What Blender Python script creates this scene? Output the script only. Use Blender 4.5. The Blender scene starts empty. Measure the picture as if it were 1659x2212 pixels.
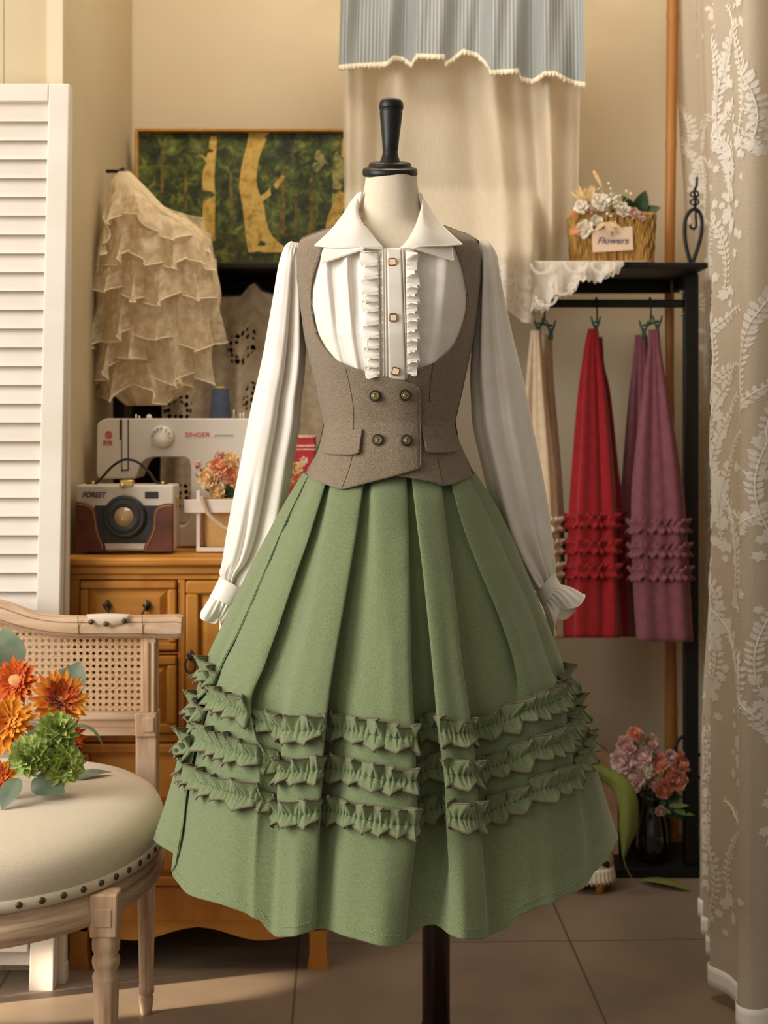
import bpy, math, random
import numpy as np
from mathutils import Vector, Matrix
SC = bpy.context.scene
COL = SC.collection
F = 3014.0; CX = 829.5; HZ = 914.0; HC = 1.09; D0 = 2.2
PI = math.pi
# ---------------------------------------------------------------- helpers
def W(px, py, D):
    return np.array([(px - CX) / F * D, D, HC - (py - HZ) / F * D])
def lin(h):
    h = h.lstrip('#'); r = []
    for i in (0, 2, 4):
        c = int(h[i:i+2], 16) / 255.0
        r.append(c / 12.92 if c <= .04045 else ((c + .055) / 1.055) ** 2.4)
    return tuple(r)
def tab(xs, ys):
    xs = np.array(xs, float); ys = np.array(ys, float)
    def f(x): return np.interp(x, xs, ys)
    return f
def sm(a, b, x):
    t = np.clip((x - a) / (b - a), 0, 1); return t * t * (3 - 2 * t)
def crom(P, n, sub=None):
    """catmull-rom through control points; n samples evenly by chord length (or sub per span)"""
    P = np.array(P, float)
    m = len(P)
    if sub is not None:
        u = np.linspace(0, m - 1, (m - 1) * sub + 1)
    else:
        d = np.r_[0, np.cumsum(np.linalg.norm(np.diff(P[:, :2] if P.shape[1] > 3 else P, axis=0), axis=1))]
        d = d / d[-1]
        u = np.interp(np.linspace(0, 1, n), d, np.arange(m))
    return catat(P, u)
def catat(P, u):
    m = len(P)
    i = np.clip(np.floor(u).astype(int), 0, m - 2); t = (u - i)[:, None]
    p0 = P[np.clip(i - 1, 0, m - 1)]; p1 = P[i]; p2 = P[i + 1]; p3 = P[np.clip(i + 2, 0, m - 1)]
    return .5 * ((2 * p1) + (-p0 + p2) * t + (2 * p0 - 5 * p1 + 4 * p2 - p3) * t * t + (-p0 + 3 * p1 - 3 * p2 + p3) * t ** 3)
def rot_to(d, roll=0):
    d = np.array(d, float); d = d / np.linalg.norm(d)
    q = Vector((0, 0, 1)).rotation_difference(Vector(d))
    R = np.array(q.to_matrix())
    c, s = math.cos(roll), math.sin(roll)
    return R @ np.array([[c, -s, 0], [s, c, 0], [0, 0, 1]])
class MB:
    def __init__(s): s.v = []; s.f = []; s.m = []; s.uv = []; s.n = 0
    def add(s, verts, faces, mi=0, uv=None):
        verts = np.array(verts, float).reshape(-1, 3)
        s.v.append(verts); k = s.n
        for fc in faces:
            s.f.append(tuple(int(i) + k for i in fc)); s.m.append(mi)
        s.uv.append(np.array(uv, float).reshape(-1, 2) if uv is not None else np.zeros((len(verts), 2)))
        s.n += len(verts); return s
    def grid(s, P, mi=0, wrap=False, uv=None, flip=False):
        P = np.array(P, float); r, c = P.shape[:2]
        fs = []
        for i in range(r - 1):
            for j in range(c if wrap else c - 1):
                a = i * c + j; b = i * c + (j + 1) % c
                q = (a, b, b + c, a + c)
                fs.append(q[::-1] if flip else q)
        if uv is None:
            ds = np.r_[0, np.cumsum(np.linalg.norm(np.diff(P[r // 2], axis=0), axis=1))]
            dt = np.r_[0, np.cumsum(np.linalg.norm(np.diff(P[:, c // 2], axis=0), axis=1))]
            uu, vv = np.meshgrid(ds, dt); uv = np.stack([uu, vv], -1)
        s.add(P.reshape(-1, 3), fs, mi, np.array(uv).reshape(-1, 2)); return s
    def tube(s, path, r, n=8, closed=False, mi=0, flat=1.0, cap=True):
        P = np.array(path, float); m = len(P)
        r = np.broadcast_to(np.array(r, float), (m,))
        T = np.roll(P, -1, 0) - np.roll(P, 1, 0)
        if not closed: T[0] = P[1] - P[0]; T[-1] = P[-1] - P[-2]
        T = T / (np.linalg.norm(T, axis=1)[:, None] + 1e-12)
        up = np.array([0, 0, 1.]) if abs(T[0][2]) < .9 else np.array([0, 1., 0])
        N = np.cross(T[0], up); N /= np.linalg.norm(N)
        rings = []
        a = np.arange(n) * 2 * PI / n
        for i in range(m):
            N = N - T[i] * np.dot(N, T[i]); N /= (np.linalg.norm(N) + 1e-12)
            B = np.cross(T[i], N)
            rings.append(P[i] + r[i] * (np.cos(a)[:, None] * N + flat * np.sin(a)[:, None] * B))
        R = np.array(rings); fs = []
        for i in range(m if closed else m - 1):
            for j in range(n):
                fs.append((i * n + j, i * n + (j + 1) % n, ((i + 1) % m) * n + (j + 1) % n, ((i + 1) % m) * n + j))
        if not closed and cap:
            fs.append(tuple(range(n))[::-1]); fs.append(tuple((m - 1) * n + j for j in range(n)))
        s.add(R.reshape(-1, 3), fs, mi); return s
    def lathe(s, prof, c, n=32, R=None, mi=0, cap=True, mod=None):
        """prof: (r, z) list"""
        a = np.arange(n) * 2 * PI / n; vs = []
        for r, z in prof:
            rr = r * (mod(a, z) if mod else 1)
            vs.append(np.stack([rr * np.cos(a), rr * np.sin(a), np.full(n, z)], 1))
        V = np.array(vs).reshape(-1, 3)
        if R is not None: V = V @ np.array(R).T
        V = V + np.array(c); m = len(prof); fs = []
        for i in range(m - 1):
            for j in range(n):
                fs.append((i * n + j, i * n + (j + 1) % n, (i + 1) * n + (j + 1) % n, (i + 1) * n + j))
        if cap:
            fs.append(tuple(range(n))[::-1]); fs.append(tuple((m - 1) * n + j for j in range(n)))
        s.add(V, fs, mi); return s
    def box(s, x0, x1, y0, y1, z0, z1, mi=0, R=None, c=None):
        V = np.array([[x0,y0,z0],[x1,y0,z0],[x1,y1,z0],[x0,y1,z0],[x0,y0,z1],[x1,y0,z1],[x1,y1,z1],[x0,y1,z1]], float)
        if R is not None:
            cc = np.array(c) if c is not None else V.mean(0)
            V = (V - cc) @ np.array(R).T + cc
        s.add(V, [(0,3,2,1),(4,5,6,7),(0,1,5,4),(1,2,6,5),(2,3,7,6),(3,0,4,7)], mi); return s
    def prism(s, poly, y0, y1, mi=0):
        """poly: (x,z) list, extruded along y"""
        n = len(poly)
        V = [(x, y0, z) for x, z in poly] + [(x, y1, z) for x, z in poly]
        fs = [tuple(range(n))[::-1], tuple(range(n, 2*n))] + [(i, (i+1) % n, n + (i+1) % n, n + i) for i in range(n)]
        s.add(V, fs, mi); return s
    def ball(s, c, r, n=10, m=7, mi=0, sc=(1,1,1), R=None):
        th = np.linspace(0, PI, m); a = np.arange(n) * 2 * PI / n
        V = np.array([[math.sin(t)*math.cos(b)*sc[0], math.sin(t)*math.sin(b)*sc[1], math.cos(t)*sc[2]] for t in th for b in a]) * r
        if R is not None: V = V @ np.array(R).T
        fs = []
        for i in range(m-1):
            for j in range(n):
                fs.append((i*n+j, (i+1)*n+j, (i+1)*n+(j+1)%n, i*n+(j+1)%n))
        s.add(V + np.array(c), fs, mi); return s
ORG = {}
def link(o, parent, loc):
    COL.objects.link(o)
    if parent is not None:
        o.parent = parent; ORG[o.name] = ORG[parent.name]; o.location = (0, 0, 0)
    else:
        ORG[o.name] = np.array(loc); o.location = tuple(loc)
def part(name, mb, mats, parent=None, loc=(0,0,0), smooth=True, bevel=0, solid=0, sub=0, label=None, offset=0, autos=None):
    me = bpy.data.meshes.new(name)
    org = ORG[parent.name] if parent is not None else np.array(loc)
    V = np.concatenate(mb.v) - org
    me.from_pydata([tuple(x) for x in V.tolist()], [], mb.f)
    if not isinstance(mats, (list, tuple)): mats = [mats]
    for m in mats: me.materials.append(m)
    if len(mats) > 1: me.polygons.foreach_set('material_index', mb.m)
    uvl = me.uv_layers.new(name='UVMap')
    li = np.zeros(len(me.loops), dtype=np.int32); me.loops.foreach_get('vertex_index', li)
    uvl.data.foreach_set('uv', np.concatenate(mb.uv)[li].ravel())
    if smooth: me.polygons.foreach_set('use_smooth', [True] * len(me.polygons))
    me.validate(); me.update()
    o = bpy.data.objects.new(name, me); link(o, parent, loc)
    if bevel:
        b = o.modifiers.new('bevel', 'BEVEL'); b.width = bevel; b.segments = 2; b.limit_method = 'ANGLE'; b.angle_limit = .6
    if solid:
        b = o.modifiers.new('solid', 'SOLIDIFY'); b.thickness = solid; b.offset = offset
    if sub:
        b = o.modifiers.new('sub', 'SUBSURF'); b.levels = sub; b.render_levels = sub
    if autos or bevel:
        try: me.set_sharp_from_angle(angle=autos or .7)
        except Exception: pass
    if label: o['label'] = label
    return o
def tag(o, label, cat, group=None):
    o['label'] = label; o['category'] = cat
    if group: o['group'] = group
    return o
def thing(name, label, cat, loc, group=None):
    o = bpy.data.objects.new(name, None); o.empty_display_size = .05
    link(o, None, loc); return tag(o, label, cat, group)
def struct(name, mb, m, **k):
    o = part(name, mb, m, smooth=k.pop('smooth', False), **k); o['kind'] = 'structure'; return o
def text_part(name, txt, size, px, py, D, mat, parent, shear=0, ext=.0006, width=None, bold=0, yaw=0):
    cu = bpy.data.curves.new(name, 'FONT'); cu.body = txt; cu.size = size; cu.align_x = 'CENTER'; cu.align_y = 'CENTER'
    cu.shear = shear; cu.extrude = ext; cu.offset = bold
    t = bpy.data.objects.new(name, cu); COL.objects.link(t)
    dg = bpy.context.evaluated_depsgraph_get()
    me = bpy.data.meshes.new_from_object(t.evaluated_get(dg))
    bpy.data.objects.remove(t)
    V = np.array([v.co[:] for v in me.vertices]).reshape(-1, 3)
    if width:
        w = V[:, 0].max() - V[:, 0].min(); V[:, 0] *= width / w
    c = W(px, py, D)
    X = V[:, 0] * math.cos(yaw); Yy = V[:, 0] * math.sin(yaw)
    V2 = np.stack([X, Yy - V[:, 2], V[:, 1]], 1) + c
    mb = MB(); mb.add(V2, [tuple(p.vertices) for p in me.polygons])
    bpy.data.meshes.remove(me)
    return part(name, mb, mat, parent, smooth=False)
def coons(L, R, T, B, nr, nc, dim=3):
    """L,R top->bottom; T,B left->right"""
    l = crom(L, nr); r = crom(R, nr); t = crom(T, nc); b = crom(B, nc)
    v = np.linspace(0, 1, nr)[:, None, None]; u = np.linspace(0, 1, nc)[None, :, None]
    S1 = l[:, None] * (1 - u) + r[:, None] * u
    S2 = t[None] * (1 - v) + b[None] * v
    S3 = (l[0] * (1 - u) + r[0] * u) * (1 - v) + (l[-1] * (1 - u) + r[-1] * u) * v
    return S1 + S2 - S3
# ---------------------------------------------------------------- materials
def nt(name):
    m = bpy.data.materials.new(name); m.use_nodes = True
    t = m.node_tree; b = t.nodes['Principled BSDF']; return m, t, b
def setin(b, **k):
    for a, v in k.items():
        if a in b.inputs: b.inputs[a].default_value = v
def fab(name, c1, c2=None, scale=60, rough=.8, bump=.0, bscale=None, sheen=0, metal=0, stretch=(1,1,1), detail=4, spec=.3, coat=0, lo=.35, hi=.65, uv=False, sub=0, transm=0):
    m, t, b = nt(name)
    c1 = lin(c1) if isinstance(c1, str) else c1
    c2 = c1 if c2 is None else (lin(c2) if isinstance(c2, str) else c2)
    N = t.nodes; L = t.links
    tc = N.new('ShaderNodeTexCoord'); mp = N.new('ShaderNodeMapping'); mp.inputs['Scale'].default_value = stretch
    L.new(tc.outputs['UV' if uv else 'Object'], mp.inputs['Vector'])
    nz = N.new('ShaderNodeTexNoise'); nz.inputs['Scale'].default_value = scale; nz.inputs['Detail'].default_value = detail
    L.new(mp.outputs['Vector'], nz.inputs['Vector'])
    cr = N.new('ShaderNodeValToRGB'); cr.color_ramp.elements[0].position = lo; cr.color_ramp.elements[1].position = hi
    cr.color_ramp.elements[0].color = (*c1, 1); cr.color_ramp.elements[1].color = (*c2, 1)
    L.new(nz.outputs['Fac'], cr.inputs['Fac']); L.new(cr.outputs['Color'], b.inputs['Base Color'])
    setin(b, Roughness=rough, Metallic=metal)
    setin(b, **{'Specular IOR Level': spec, 'Sheen Weight': sheen, 'Sheen Roughness': .5, 'Coat Weight': coat, 'Transmission Weight': transm})
    if sub: setin(b, **{'Subsurface Weight': sub, 'Subsurface Radius': (.01, .008, .006)})
    if bump:
        n2 = nz
        if bscale:
            n2 = N.new('ShaderNodeTexNoise'); n2.inputs['Scale'].default_value = bscale; n2.inputs['Detail'].default_value = 3
            L.new(mp.outputs['Vector'], n2.inputs['Vector'])
        bp = N.new('ShaderNodeBump'); bp.inputs['Strength'].default_value = bump; bp.inputs['Distance'].default_value = .002
        L.new(n2.outputs['Fac'], bp.inputs['Height']); L.new(bp.outputs['Normal'], b.inputs['Normal'])
    return m
def sheer(name, c, a0=.5, a1=.9, scale=30, lo=.45, hi=.6, transl=.5, uv=True, kind='noise', stretch=(1,1,1), c2=None, fine=0):
    """sheer cloth: transparent mixed with diffuse+translucent, opacity follows a woven motif"""
    m, t, b = nt(name); N = t.nodes; L = t.links
    c = lin(c) if isinstance(c, str) else c
    N.remove(b)
    out = [n for n in N if n.type == 'OUTPUT_MATERIAL'][0]
    tc = N.new('ShaderNodeTexCoord'); mp = N.new('ShaderNodeMapping'); mp.inputs['Scale'].default_value = stretch
    L.new(tc.outputs['UV' if uv else 'Object'], mp.inputs['Vector'])
    if kind == 'noise':
        nz = N.new('ShaderNodeTexNoise'); nz.inputs['Scale'].default_value = scale; nz.inputs['Detail'].default_value = 3
        fac = nz.outputs['Fac']
    else:
        nz = N.new('ShaderNodeTexVoronoi'); nz.inputs['Scale'].default_value = scale
        fac = nz.outputs['Distance']
    L.new(mp.outputs['Vector'], nz.inputs['Vector'])
    mr = N.new('ShaderNodeMapRange'); mr.inputs['From Min'].default_value = lo; mr.inputs['From Max'].default_value = hi
    mr.inputs['To Min'].default_value = a0; mr.inputs['To Max'].default_value = a1
    L.new(fac, mr.inputs['Value'])
    df = N.new('ShaderNodeBsdfDiffuse'); tl = N.new('ShaderNodeBsdfTranslucent'); tr = N.new('ShaderNodeBsdfTransparent')
    df.inputs['Color'].default_value = (*c, 1); tl.inputs['Color'].default_value = (*c, 1)
    mx = N.new('ShaderNodeMixShader'); mx.inputs[0].default_value = transl
    L.new(df.outputs[0], mx.inputs[1]); L.new(tl.outputs[0], mx.inputs[2])
    m2 = N.new('ShaderNodeMixShader'); L.new(mr.outputs[0], m2.inputs[0]); L.new(tr.outputs[0], m2.inputs[1]); L.new(mx.outputs[0], m2.inputs[2])
    L.new(m2.outputs[0], out.inputs['Surface'])
    return m
M = {}
M['ivory'] = fab('ivory_satin', '#f2ebe0', '#ede5d8', 30, .42, .06, 500, sheen=.15, spec=.35)
M['ivory2'] = fab('ivory_collar', '#f1eae0', '#ebe2d5', 30, .4, .05, 700, sheen=.15, spec=.35)
M['edge_ivory'] = fab('ivory_edge', '#f7f0e2', None, 30, .5)
M['canvas'] = fab('form_linen', '#e6d9c4', '#dfd0b8', 400, .85, .25, 900)
M['black'] = fab('black_wood', '#0f0d0c', '#171412', 60, .42, .05, 300, spec=.4)
M['tweed'] = fab('brown_tweed', '#6a5b49', '#988771', 1100, .9, .35, 1300, sheen=.25, stretch=(1, 1, .45), lo=.36, hi=.64)
M['tweed_in'] = fab('tweed_lining', '#3a3028', None, 200, .8)
M['seam'] = fab('seam_thread', '#4a3e32', None, 200, .9)
M['green'] = fab('green_suede', '#68754f', '#838f67', 700, .92, .3, 1100, sheen=.35, stretch=(1, 1, .55), lo=.3, hi=.7)
M['piping'] = fab('tan_overlock', '#7f705b', '#635846', 900, .9)
M['stitch'] = fab('hem_stitch', '#a2b184', None, 200, .9)
M['rose_gold'] = fab('rose_gold', '#b5794e', None, 50, .3, metal=.9)
M['pearl'] = fab('pearl', '#efe3d2', None, 50, .25, coat=.5)
M['btn_dark'] = fab('dark_button', '#2e2b27', None, 50, .45, spec=.4)
M['brass'] = fab('brass', '#cdb673', '#75602f', 1400, .48, metal=.6)
M['brass2'] = fab('bright_brass', '#e0c070', None, 40, .25, metal=.9)
M['pole'] = fab('dark_stained_wood', '#23140f', '#38221a', 40, .3, .05, spec=.5, stretch=(1, 1, .1))
M['wood_pale'] = fab('limed_wood', '#d3b598', '#b28e6d', 60, .75, .2, 150, stretch=(1, 1, .12))
M['wood_pale_h'] = fab('limed_wood_rail', '#d6b99d', '#b49271', 60, .75, .2, 150, stretch=(.12, 1, 1))
M['wood_uv'] = fab('limed_wood_curved', '#d6b99d', '#b0906f', 1, .75, .2, 2, stretch=(9, 130, 1), uv=True)
M['linen'] = fab('seat_linen', '#d6c7b1', '#cbbaa2', 500, .9, .25, 1200, sheen=.2)
M['nail'] = fab('antique_nail', '#4a3b2c', '#6d5a45', 300, .4, metal=.7)
M['white_paint'] = fab('white_paint', '#e4dacd', '#dcd0c2', 8, .6, .08, 60, stretch=(.3, 1, 1))
M['oak'] = fab('honey_wood', '#a86a22', '#c78936', 14, .5, .1, 80, stretch=(.25, 1, 1), spec=.4)
M['oak_v'] = fab('honey_wood_v', '#a4641f', '#c38432', 14, .5, .1, 80, stretch=(1, 1, .22), spec=.4)
M['iron'] = fab('iron', '#14110f', '#1d1916', 120, .45, spec=.5)
M['pewter'] = fab('pewter', '#3a332b', '#57493a', 150, .4, metal=.7)
# ================================================================ DRESS FORM + CLOTHES
yT = [380,400,430,460,470,480,490,500,510,520,540,600,660,720,780,850,910,950,1000,1060]
fL = tab(yT, [786,784,779,775,772,755,728,700,672,650,641,642,650,658,671,688,702,694,675,650])
fR = tab(yT, [904,906,911,914,917,935,960,988,1015,1034,1039,1038,1031,1024,1011,996,982,989,1010,1032])
fB = tab(yT, [.050,.052,.055,.060,.063,.066,.069,.073,.078,.083,.092,.110,.122,.124,.116,.102,.094,.098,.108,.120])
def bodyg(px, py, off=0.0):
    """how far in front of the axis plane the body surface lies at pixel px,py"""
    l, r = fL(py), fR(py); c = (l + r) / 2; h = (r - l) / 2
    t = np.clip((px - c) / h, -1, 1)
    return (fB(py) + off) * np.sqrt(np.maximum(0, 1 - np.abs(t) ** 2.2))
def Wg(px, py, g): return W(px, py, D0 - g)
def gridpx(G):
    """(r,c,3) array of px,py,g -> world"""
    D = D0 - G[..., 2]
    return np.stack([(G[..., 0] - CX) / F * D, D, HC - (G[..., 1] - HZ) / F * D], -1)
form = thing('dress_form', 'linen dress form with black turned neck handle wearing the green skirt outfit', 'dress form', W(842, 2212, D0) * np.array([1, 1, 0]))
# torso : full closed surface, front and back
mb = MB(); rows = []
for y in np.linspace(376, 1012, 66):
    ye = y - 14 * float(sm(462, 490, y)); l, r, b = fL(ye) + 4, fR(ye) - 4, fB(y) - .006
    c, h = (l + r) / 2, (r - l) / 2; a = np.arange(64) * 2 * PI / 64
    ring = []
    for q in a:
        cs, sn = math.cos(q), math.sin(q)
        cs2 = math.copysign(abs(cs) ** .92, cs)
        D = D0 - b * sn * (1 if sn > 0 else .9)
        ring.append(W(c + h * cs2, y, D0) + np.array([0, D - D0, 0]))
    rows.append(ring)
mb.grid(np.array(rows), wrap=True, flip=True)
torso = part('torso', mb, M['canvas'], form)
mb = MB()   # neck seam and chest seam
pts = [W(x, y, D0 - bodyg(x, y, -.004)) for x, y in crom([(779,478),(800,490),(845,496),(890,490),(910,476)], 24)]
mb.tube(pts, .0006, 5)
pts = [W(x, y, D0 - bodyg(x, y, -.004)) for x, y in crom([(845,496),(843,520),(842,545)], 10)]
mb.tube(pts, .0006, 5)
part('seam', mb, fab('form_seam', '#c9b99f', None, 100, .9), torso)
# neck cap (tilted toward the viewer)
c0 = W(842.5, 369, D0 - .004); tilt = rot_to((0, -.24, 1)); k = D0 / F
mb = MB(); mb.lathe([(0,-.0085),(.041,-.0085),(.0432,-.006),(.0432,.0015),(.041,.004),(.034,.006),(.0335,.010),(.031,.013),(.022,.014)], c0, 48, tilt)
part('neck_cap', mb, M['black'], form)
mb = MB()
prof = [(30,0),(30,3),(27,6),(23.5,9),(23,12),(20.5,18),(18,26),(16.6,33),(16.3,37),(15.9,37.6),(16.5,39),(18,60),(20.4,85),(23.2,112),(24.6,128),(24.8,131),(24.2,131.6),(23.9,134.5),(25.6,136),(26.5,141),(26,150),(23.5,156),(18,160),(9,161.5),(0,161.8)]
hd = rot_to((.02, -.03, 1))
mb.lathe([(r * k, (z * .915) * k) for r, z in prof], W(842.5, 362, D0 - .004), 40, hd)
part('handle', mb, M['black'], form)
# pole and base
mb = MB(); pc = W(942, 2100, 2.26)
mb.lathe([(.0225,.10),(.0225,.5),(.0225,.62)], (pc[0], 2.26, 0), 32)
part('pole', mb, M['pole'], form)
mb = MB(); mb.lathe([(0,0),(.13,0),(.135,.008),(.13,.018),(.06,.03),(.035,.05),(.03,.1),(.0226,.12)], (pc[0], 2.26, 0), 40)
part('base', mb, M['pole'], form)

# ---------------------------------------------------------------- blouse
blouse = thing('blouse', 'ivory long-sleeved blouse with wide pointed collar and ruffled placket under the vest', 'blouse', W(842, 800, D0))
ytop = tab([641,655,700,755,772,790,811,829,845,862,880,900,915,935,988,1030,1040],
           [543,524,507,486,472,493,518,537,539,537,519,489,472,486,507,524,543])
nc, nr = 260, 110
G = np.zeros((nr, nc, 3))
for j, t in enumerate(np.linspace(-1, 1, nc)):
    x0 = 840.5 + t * 199
    y0 = float(ytop(x0))
    for i, v in enumerate(np.linspace(0, 1, nr)):
        y = y0 + (1012 - y0) * v
        yy = max(y, 545)
        l, r = fL(yy), fR(yy); x = (l + r) / 2 + t * (r - l) / 2 * (1 - .07 * float(sm(720, 820, y)))
        g = bodyg(x, y, .004) if y > 545 else bodyg(x, y, .004)
        # soft pleats falling from the yoke
        ph = t * 7.0 + .8 * math.sin(3.1 * t + 1) + .25 * (v - .3) * math.copysign(1, t)
        amp = .0095 * sm(0, .09, v) * (1 - .55 * sm(.25, .5, v)) * sm(.16, .3, abs(t)) * (1 - sm(.75, .98, abs(t)))
        w = math.sin(ph * PI)
        g += amp * (1 - (1 - abs(w)) ** .8) * (1 if w > 0 else -.3)
        G[i, j] = (x, y, g)
mb = MB(); mb.grid(gridpx(G))
# back
Gb = G[:, ::6].copy(); P = gridpx(G[:, ::6]); Pb = P.copy(); Pb[..., 1] = D0 + (D0 - P[..., 1]) * .9
mb.grid(Pb, flip=True)
body = part('body', mb, M['ivory'], blouse)
def tube_px(rings, dc, rd, n=64, fold=None, sub=6, power=.9):
    """rings: (xa,ya,xb,yb) image end points; dc, rd lists (axis depth, depth radius)"""
    A = crom(np.c_[np.array(rings, float), np.array(dc), np.array(rd)], None, sub)
    a = np.arange(n) * 2 * PI / n; out = []
    for i, (xa, ya, xb, yb, d, r) in enumerate(A):
        v = i / (len(A) - 1)
        cx, cy = (xa + xb) / 2, (ya + yb) / 2; hx, hy = (xb - xa) / 2, (yb - ya) / 2
        f = fold(a, v) if fold else np.zeros(n)
        cs = np.cos(a); sn = np.sin(a)
        cs = np.sign(cs) * np.abs(cs) ** power
        ring = []
        hw = math.hypot(hx, hy) * d / F
        for q in range(n):
            s = 1 + f[q] / max(hw, .004)
            dd = d - (r + f[q]) * sn[q]
            px, py = cx + hx * cs[q] * (1 if abs(sn[q]) < .3 else s), cy + hy * cs[q] * (1 if abs(sn[q]) < .3 else s)
            ring.append(W(px, py, dd))
        out.append(ring)
    return np.array(out)
def sleeve(side):
    if side < 0:
        T = [(630,521,646,525),(616,531,650,535),(607,552,652,556),(600,580,654,584),(590,640,657,644),(576,720,660,724),(569,760,660,764),(558,812,658,812),(546,862,652,862),(534,920,648,920),(519,1000,634,1000),(507,1060,625,1062),(497,1110,616,1114),(488,1160,604,1168),(481,1205,580,1218),(476,1232,545,1252),(478,1247,527,1275)]
    else:
        T = [(1036,517,1052,520),(1034,528,1064,533),(1034,548,1074,552),(1033,580,1079,582),(1028,640,1090,642),(1021,720,1107,722),(1018,760,1117,762),(1015,812,1129,812),(1017,862,1140,862),(1021,920,1151,920),(1038,1000,1168,1000),(1052,1060,1179,1060),(1064,1110,1187,1108),(1080,1160,1193,1155),(1108,1210,1198,1195),(1140,1255,1199,1225),(1160,1279,1196,1240)]
    dc = [2.205,2.206,2.208,2.21,2.22,2.23,2.235,2.24,2.245,2.25,2.262,2.27,2.276,2.28,2.284,2.286,2.286]
    rd = [.006,.018,.024,.03,.036,.044,.046,.05,.052,.054,.055,.054,.05,.046,.038,.028,.022]
    ph = .4 if side < 0 else 1.1
    def fold(a, v):
        amp = .0105 * sm(.04, .3, v) * (1 - .4 * sm(.8, 1, v))
        u = np.cos(a)
        w = .2 * np.sin(u * 5.2 + ph + .9 * v) + .15 * np.sin(u * 9.5 - ph * 2 + 1.5 * v)
        if side < 0:
            c1, c2 = .30 - .12 * v, .74 - .1 * v
            big = -.027 * np.exp(-((u - c1) / .21) ** 2) + .006 * np.exp(-((u - .62) / .1) ** 2) - .014 * np.exp(-((u - .88) / .09) ** 2) - .010 * sm(.6, .85, v) * np.exp(-((u + .35) / .09) ** 2)
        else:
            big = .012 * np.exp(-((u + .42 - .1 * v) / .17) ** 2) - .013 * np.exp(-((u - .02) / .14) ** 2) - .012 * np.exp(-((u + .84) / .1) ** 2) - .006 * sm(.6, .9, v) * np.exp(-((u - .5) / .1) ** 2)
        front = (np.sin(a) > 0)
        fold_big = big * sm(.05, .4, v) * (1 - .35 * sm(.85, 1, v)) * np.where(front, np.sin(a) ** .5 if False else np.abs(np.sin(a)) ** .5, .3)
        g = .004 * sm(.86, .97, v) * np.sin(a * 17 + np.sin(a * 3) * 2) * (1 - .5 * sm(.985, 1, v))
        cap = .002 * (1 - sm(0, .16, v)) * np.sin(a * 20)
        return amp * w * (np.abs(np.sin(a)) ** .5) + g + cap + fold_big
    mb = MB(); P = tube_px(T, dc, rd, 120, fold, 8)
    mb.grid(P, wrap=True, flip=True)
    s = part('sleeve', mb, M['ivory'], blouse)
    # cuff band
    if side < 0:
        B = [(476,1246,529,1276),(468,1262,522,1290),(461,1277,514,1303),(453,1290,507,1314)]
        Rf = [(454,1289,507,1313),(449,1300,501,1330),(444,1312,492,1352),(440,1322,483,1366)]
    else:
        B = [(1195,1236,1158,1281),(1200,1245,1163,1291),(1205,1254,1168,1301),(1210,1263,1174,1311)]
        Rf = [(1210,1263,1174,1311),(1222,1268,1180,1325),(1236,1279,1187,1343),(1247,1292,1194,1358)]
    mb = MB(); P = tube_px(B, [2.287]*4, [.024]*4, 60, None, 5)
    mb.grid(P, wrap=True)
    part('cuff', mb, M['ivory2'], blouse, solid=.002)
    def rf(a, v):
        return (.015 * v ** 1.2) * np.sin(a * 3 + (1.0 if side < 0 else .2)) + .004 * v * np.sin(a * 7 + ph) + .002 * np.sin(a * 22) * (1 - v) ** .5
    mb = MB(); A = tube_px(Rf, [2.287,2.289,2.291,2.293], [.024,.03,.036,.04], 140, rf, 6)
    # push rim waves along the axis as well
    ax = A[-1].mean(0) - A[0].mean(0); ax /= np.linalg.norm(ax)
    aa = np.arange(140) * 2 * PI / 140
    for i in range(len(A)):
        v = i / (len(A) - 1); A[i] += ax * ((.011 * v ** 2) * np.sin(aa * 3 + (1.4 if side < 0 else .6)))[:, None]
    mb.grid(A, wrap=True)
    c = part('cuff_ruffle', mb, M['ivory'], blouse, solid=.0008)
    mb = MB(); mb.tube(A[-1], .0009, 5, closed=True)
    part('rolled_edge', mb, M['edge_ivory'], c)
sleeve(-1); sleeve(1)
# collar wings
def wing(inner, outer, bottom, name='collar_wing'):
    n = 30
    top = [outer[0], tuple((np.array(outer[0]) + np.array(inner[0])) / 2), inner[0]]
    G = coons(outer, inner, top, bottom, n, n)
    u = np.linspace(0, 1, n)[None, :]; v = np.linspace(0, 1, n)[:, None]
    G[..., 2] += .013 * np.sin(PI * u ** 1.4) * (.35 + .65 * np.sin(PI * np.clip(v, 0, 1))) 
    mb = MB(); mb.grid(gridpx(G))
    c = part(name, mb, M['ivory2'], blouse, solid=.0022, offset=-1)
    e = np.concatenate([G[:, 0], G[-1, 1:]])
    mb = MB(); mb.tube(gridpx(e[None])[0], .0011, 6)
    part('collar_edge', mb, M['edge_ivory'], c)
wing([(775,420,.0),(771,446,.03),(772,462,.05),(780,480,.072),(797,501,.085),(811,518,.094),(829,537,.104)],
     [(776,417,-.01),(762,434,.004),(739,469,.03),(713,501,.062),(680,531,.075)],
     [(680,531,.075),(721,534,.09),(762,535,.101),(829,537,.107)])
wing([(910,424,.0),(911,440,.03),(906,460,.055),(896,489,.076),(878,521,.094),(862,537,.104)],
     [(909,419,-.01),(920,437,.004),(943,472,.03),(970,502,.062),(999,528,.075)],
     [(999,528,.075),(962,531,.09),(918,532,.101),(862,537,.107)])
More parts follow.
